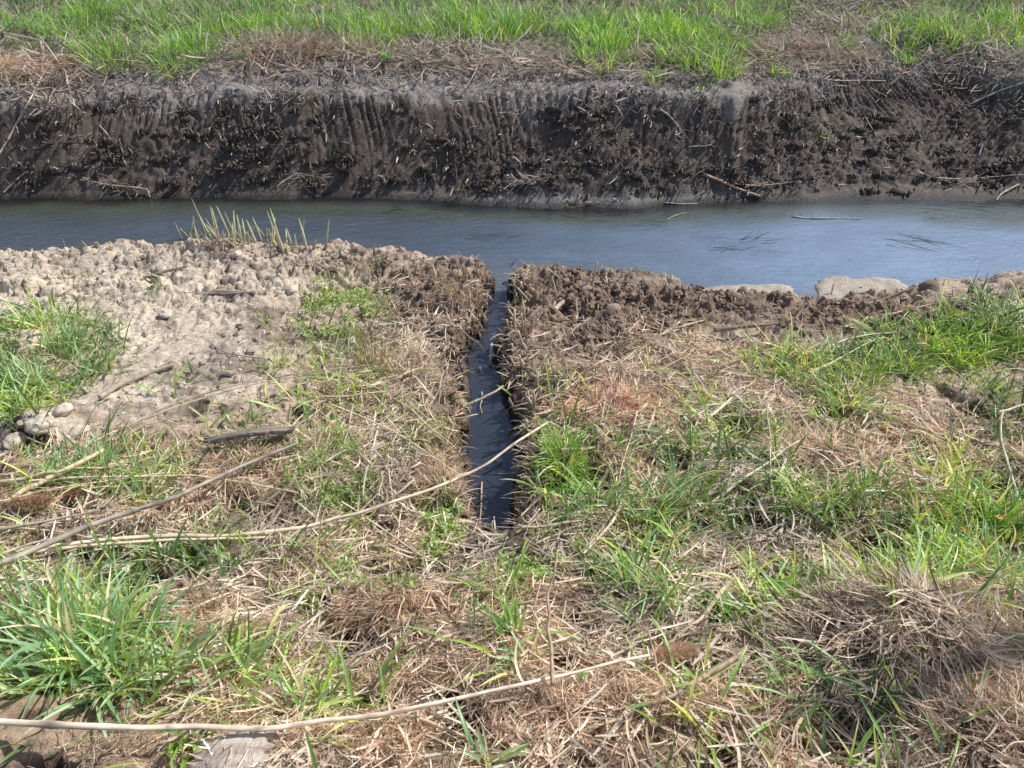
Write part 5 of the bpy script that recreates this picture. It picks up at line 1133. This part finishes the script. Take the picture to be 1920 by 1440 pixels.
# ------------------------------------------------------------------ water weed strands just at the surface
def wweed(px, py, n, sx, label, seed, ang=.2, L=(.05, .16)):
    r = np.random.default_rng(seed); x, y = on_plane(px, py, WATER); x, y = float(x), float(y)
    B = np.stack([r.normal(0, sx, n), r.normal(0, sx * .35, n), r.uniform(-.0015, .002, n)], 1)
    V, F, C = ribbons(B, ang + r.normal(0, .25, n), np.full(n, PI / 2), np.zeros(n), r.uniform(*L, n), r.uniform(.002, .0045, n), 5, pal(n, [(.035, .035, .018), (.06, .055, .025), (.02, .02, .015)], r), drift=r.uniform(-.5, .5, n), taper='hair', fold=.1)
    o = link('water_weed', mesh_np('water_weed', V, F, M_STRAW, C), loc=(x, y, WATER + .001)); tag(o, label, 'water weed', 'weed strands in the canal')
wweed(1405, 450, 16, .06, 'dark floating weed knot in the middle of the canal right of the trench', 1101)
wweed(1370, 470, 12, .09, 'faint weed strands just before the dark knot', 1102, .1)
wweed(1700, 450, 22, .12, 'long weed streaks on the canal at right', 1103, -.35, (.08, .25))
wweed(1100, 400, 34, .25, 'greenish weed streaks along the far edge by the wet mud apron', 1104, .1)
wweed(800, 400, 20, .25, 'weed streaks along the far edge left of the apron', 1105, .15)
wweed(900, 445, 10, .10, 'weed strands off the trench mouth', 1106, .1)

# ------------------------------------------------------------------ broad leaved plants and flowers
def weed(px, py, n, L, W, cols, label, seed):
    r = np.random.default_rng(seed); x, y, z = hit1(px, py); root = empty('broadleaf_weed', (x, y, z)); tag(root, label, 'weed', 'broad leaved weeds')
    m = max(3, n // 4)
    for j in range(m):
        a = r.uniform(0, 6.28); l = L[1] * r.uniform(.8, 1.4); p = np.array([[0, 0, -.005], [math.cos(a) * l * .4, math.sin(a) * l * .4, l * .5], [math.cos(a) * l, math.sin(a) * l, l * .8]])
        V, F, C = tube(catmull(p, 6), .0012, 5, (.14, .26, .07)); link('stem', mesh_np('stem', V, F, M_GRASS, C), root)
        k = 4; B = np.stack([np.interp([.4, .6, .8, 1], [0, .5, 1], p[:, i]) for i in range(3)], 1)
        V, F, C = ribbons(B, a + r.uniform(-1.6, 1.6, k), r.uniform(.8, 1.5, k), r.uniform(.1, .8, k), r.uniform(*L, k), r.uniform(*W, k), 5, pal(k, cols, r), roll=r.uniform(-.4, .4, k), fold=.15)
        link('leaf', mesh_np('leaf', V, F, M_GRASS, C), root)
    return root
BRG = [(.16, .38, .05), (.20, .44, .06)]
weed(738, 118, 24, (.03, .06), (.014, .024), BRG, 'bright broad leaved weed in litter on the far bank left of middle', 1201)
weed(790, 100, 16, (.03, .05), (.012, .02), BRG, 'smaller broad leaved weed right of the bright one on the far bank', 1202)
weed(700, 108, 12, (.03, .05), (.012, .02), BRG, 'small broad leaved weed left of the bright one on the far bank', 1203)
weed(1312, 175, 14, (.025, .045), (.01, .016), YG, 'yellow green weed on the slope lip right of middle', 1204)
weed(1545, 262, 8, (.02, .035), (.008, .014), YG, 'tiny weed growing on the dark slope at right', 1205)
weed(848, 968, 18, (.012, .024), (.008, .014), BRG, 'shiny leaved weed by the left corner of the trench head', 1206)
weed(1083, 1290, 16, (.010, .020), (.007, .012), BRG, 'little clover like weed under the bottom reed stalk', 1207)
weed(830, 1075, 14, (.012, .022), (.006, .01), YG, 'pale weed at the muddy trench head', 1208)
def flower(px, py, label, seed):
    r = np.random.default_rng(seed); x, y, z = hit1(px, py, .0); root = empty('yellow_flower', (x, y, z)); tag(root, label, 'flower', 'yellow flowers')
    V, F, C = tube(catmull([(0, 0, -.005), (.004, 0, .03), (0, .004, .06)], 6), .001, 5, (.14, .24, .06)); link('stem', mesh_np('stem', V, F, M_GRASS, C), root)
    n = 12; V, F, C = ribbons(np.repeat(np.array([[0, .004, .06]]), n, 0), np.linspace(0, 2 * PI, n, endpoint=False), r.uniform(1.0, 1.4, n), r.uniform(.2, .5, n), r.uniform(.011, .014, n), np.full(n, .005), 3, np.broadcast_to(C3(.85, .52, .02), (n, 3)), fold=.1)
    link('petals', mesh_np('petals', V, F, M_GRASS, C), root)
flower(1795, 1018, 'yellow flower in the bright grass at right', 1301); flower(1835, 1035, 'second yellow flower right of the first in the right grass', 1302); flower(1862, 995, 'small yellow flower nearest the right frame edge', 1303)

def loose_head(px, py, d, L, label, seed):
    x, y, z = hit1(px, py, .03); root = empty('reed_plume', (x, y, z)); tag(root, label, 'reed plume', 'fallen reed plumes')
    dv = np.array(d, float)
    V, F, C = tube(np.array([-dv * .05, dv * .0, dv * L]), [.002, .0018, .001], 5, (.56, .42, .3)); link('stem', mesh_np('stem', V, F, M_REED, C), root)
    panicle(root, np.zeros(3), dv, L, 1800, seed, (.50, .31, .22))
loose_head(20, 940, (1, .06, 0), .13, 'reddish brown reed plume at the left edge among fallen reeds', 1401)
loose_head(100, 925, (1, .12, 0), .12, 'paler reed plume tip right of the reddish one at left', 1402)

# ------------------------------------------------------------------ unseen willow added beyond the right frame edge to cast the lower right shade
tr = empty('shade_tree', (5.0, 2.75, float(H(5.0, 2.75)) - .05)); tag(tr, 'unseen bare willow added right of the frame to shade the straw heap', 'shade_tree')
k = 20; t = np.linspace(0, 1, k); rt = np.random.default_rng(9); A = Acc()
for i in range(7):
    b0 = rt.normal(0, .12, 2); tp = rt.normal(0, .22, 2); hh = rt.uniform(4.2, 5.6)
    pts = np.stack([b0[0] + tp[0] * t + .05 * np.sin(t * 5 + i), b0[1] + tp[1] * t + .05 * np.cos(t * 4 + i), t * hh], 1)
    V, F, C = tube(pts, rt.uniform(.035, .06) * (1 - .65 * t), 9, (.16, .125, .095)); m = mesh_np('trunk', V, F, M_BOARD, C); link('trunk', m, tr)
    for j in range(26):
        q = pts[int(rt.integers(5, k - 1))]; a = rt.uniform(0, 6.28); e = rt.uniform(.4, 1.3); L = rt.uniform(.3, .9); d = np.array([math.cos(a) * math.cos(e), math.sin(a) * math.cos(e), math.sin(e)])
        V, F, C = tube(catmull([q, q + d * L * .5 + rt.normal(0, .04, 3), q + d * L + [0, 0, .1]], 7), np.linspace(.012, .004, 7), 5, (.18, .14, .10)); A.add(V, F, C)
link('branches', A.mesh('branches', M_BOARD), tr)

# ------------------------------------------------------------------ camera, sun, sky
cd = bpy.data.cameras.new('camera'); cam = bpy.data.objects.new('camera', cd); COL.objects.link(cam)
cam.location = tuple(CAM); cam.rotation_euler = (PI / 2 - PITCH, 0, 0)
cd.sensor_width = 36; cd.lens = 36 * FPX / 1920; cd.clip_end = 500; cd.clip_start = .02
scene.camera = cam
SUN_E, SUN_A = math.radians(48), math.radians(62)      # azimuth measured from the view direction to the right
sd = bpy.data.lights.new('sun', 'SUN'); so = bpy.data.objects.new('sun', sd); COL.objects.link(so)
sd.energy = 5.0; sd.angle = math.radians(.55); sd.color = (1.0, .955, .87)
from mathutils import Vector
sv = Vector((math.sin(SUN_A) * math.cos(SUN_E), math.cos(SUN_A) * math.cos(SUN_E), math.sin(SUN_E)))
so.rotation_euler = sv.to_track_quat('Z', 'Y').to_euler()
wd = bpy.data.worlds.new('World'); scene.world = wd; wd.use_nodes = True
nt = wd.node_tree; bg = nt.nodes['Background']; sk = nt.nodes.new('ShaderNodeTexSky'); sk.sky_type = 'NISHITA'; sk.sun_disc = False
sk.sun_elevation = SUN_E; sk.sun_rotation = SUN_A; sk.dust_density = .8; sk.air_density = 1.0
nt.links.new(sk.outputs[0], bg.inputs[0]); bg.inputs[1].default_value = .15
scene.view_settings.view_transform = 'Standard'; scene.view_settings.look = 'None'; scene.view_settings.exposure = 0
scene.cycles.max_bounces = 10; scene.cycles.diffuse_bounces = 8; scene.cycles.sample_clamp_indirect = 4; scene.cycles.transparent_max_bounces = 4
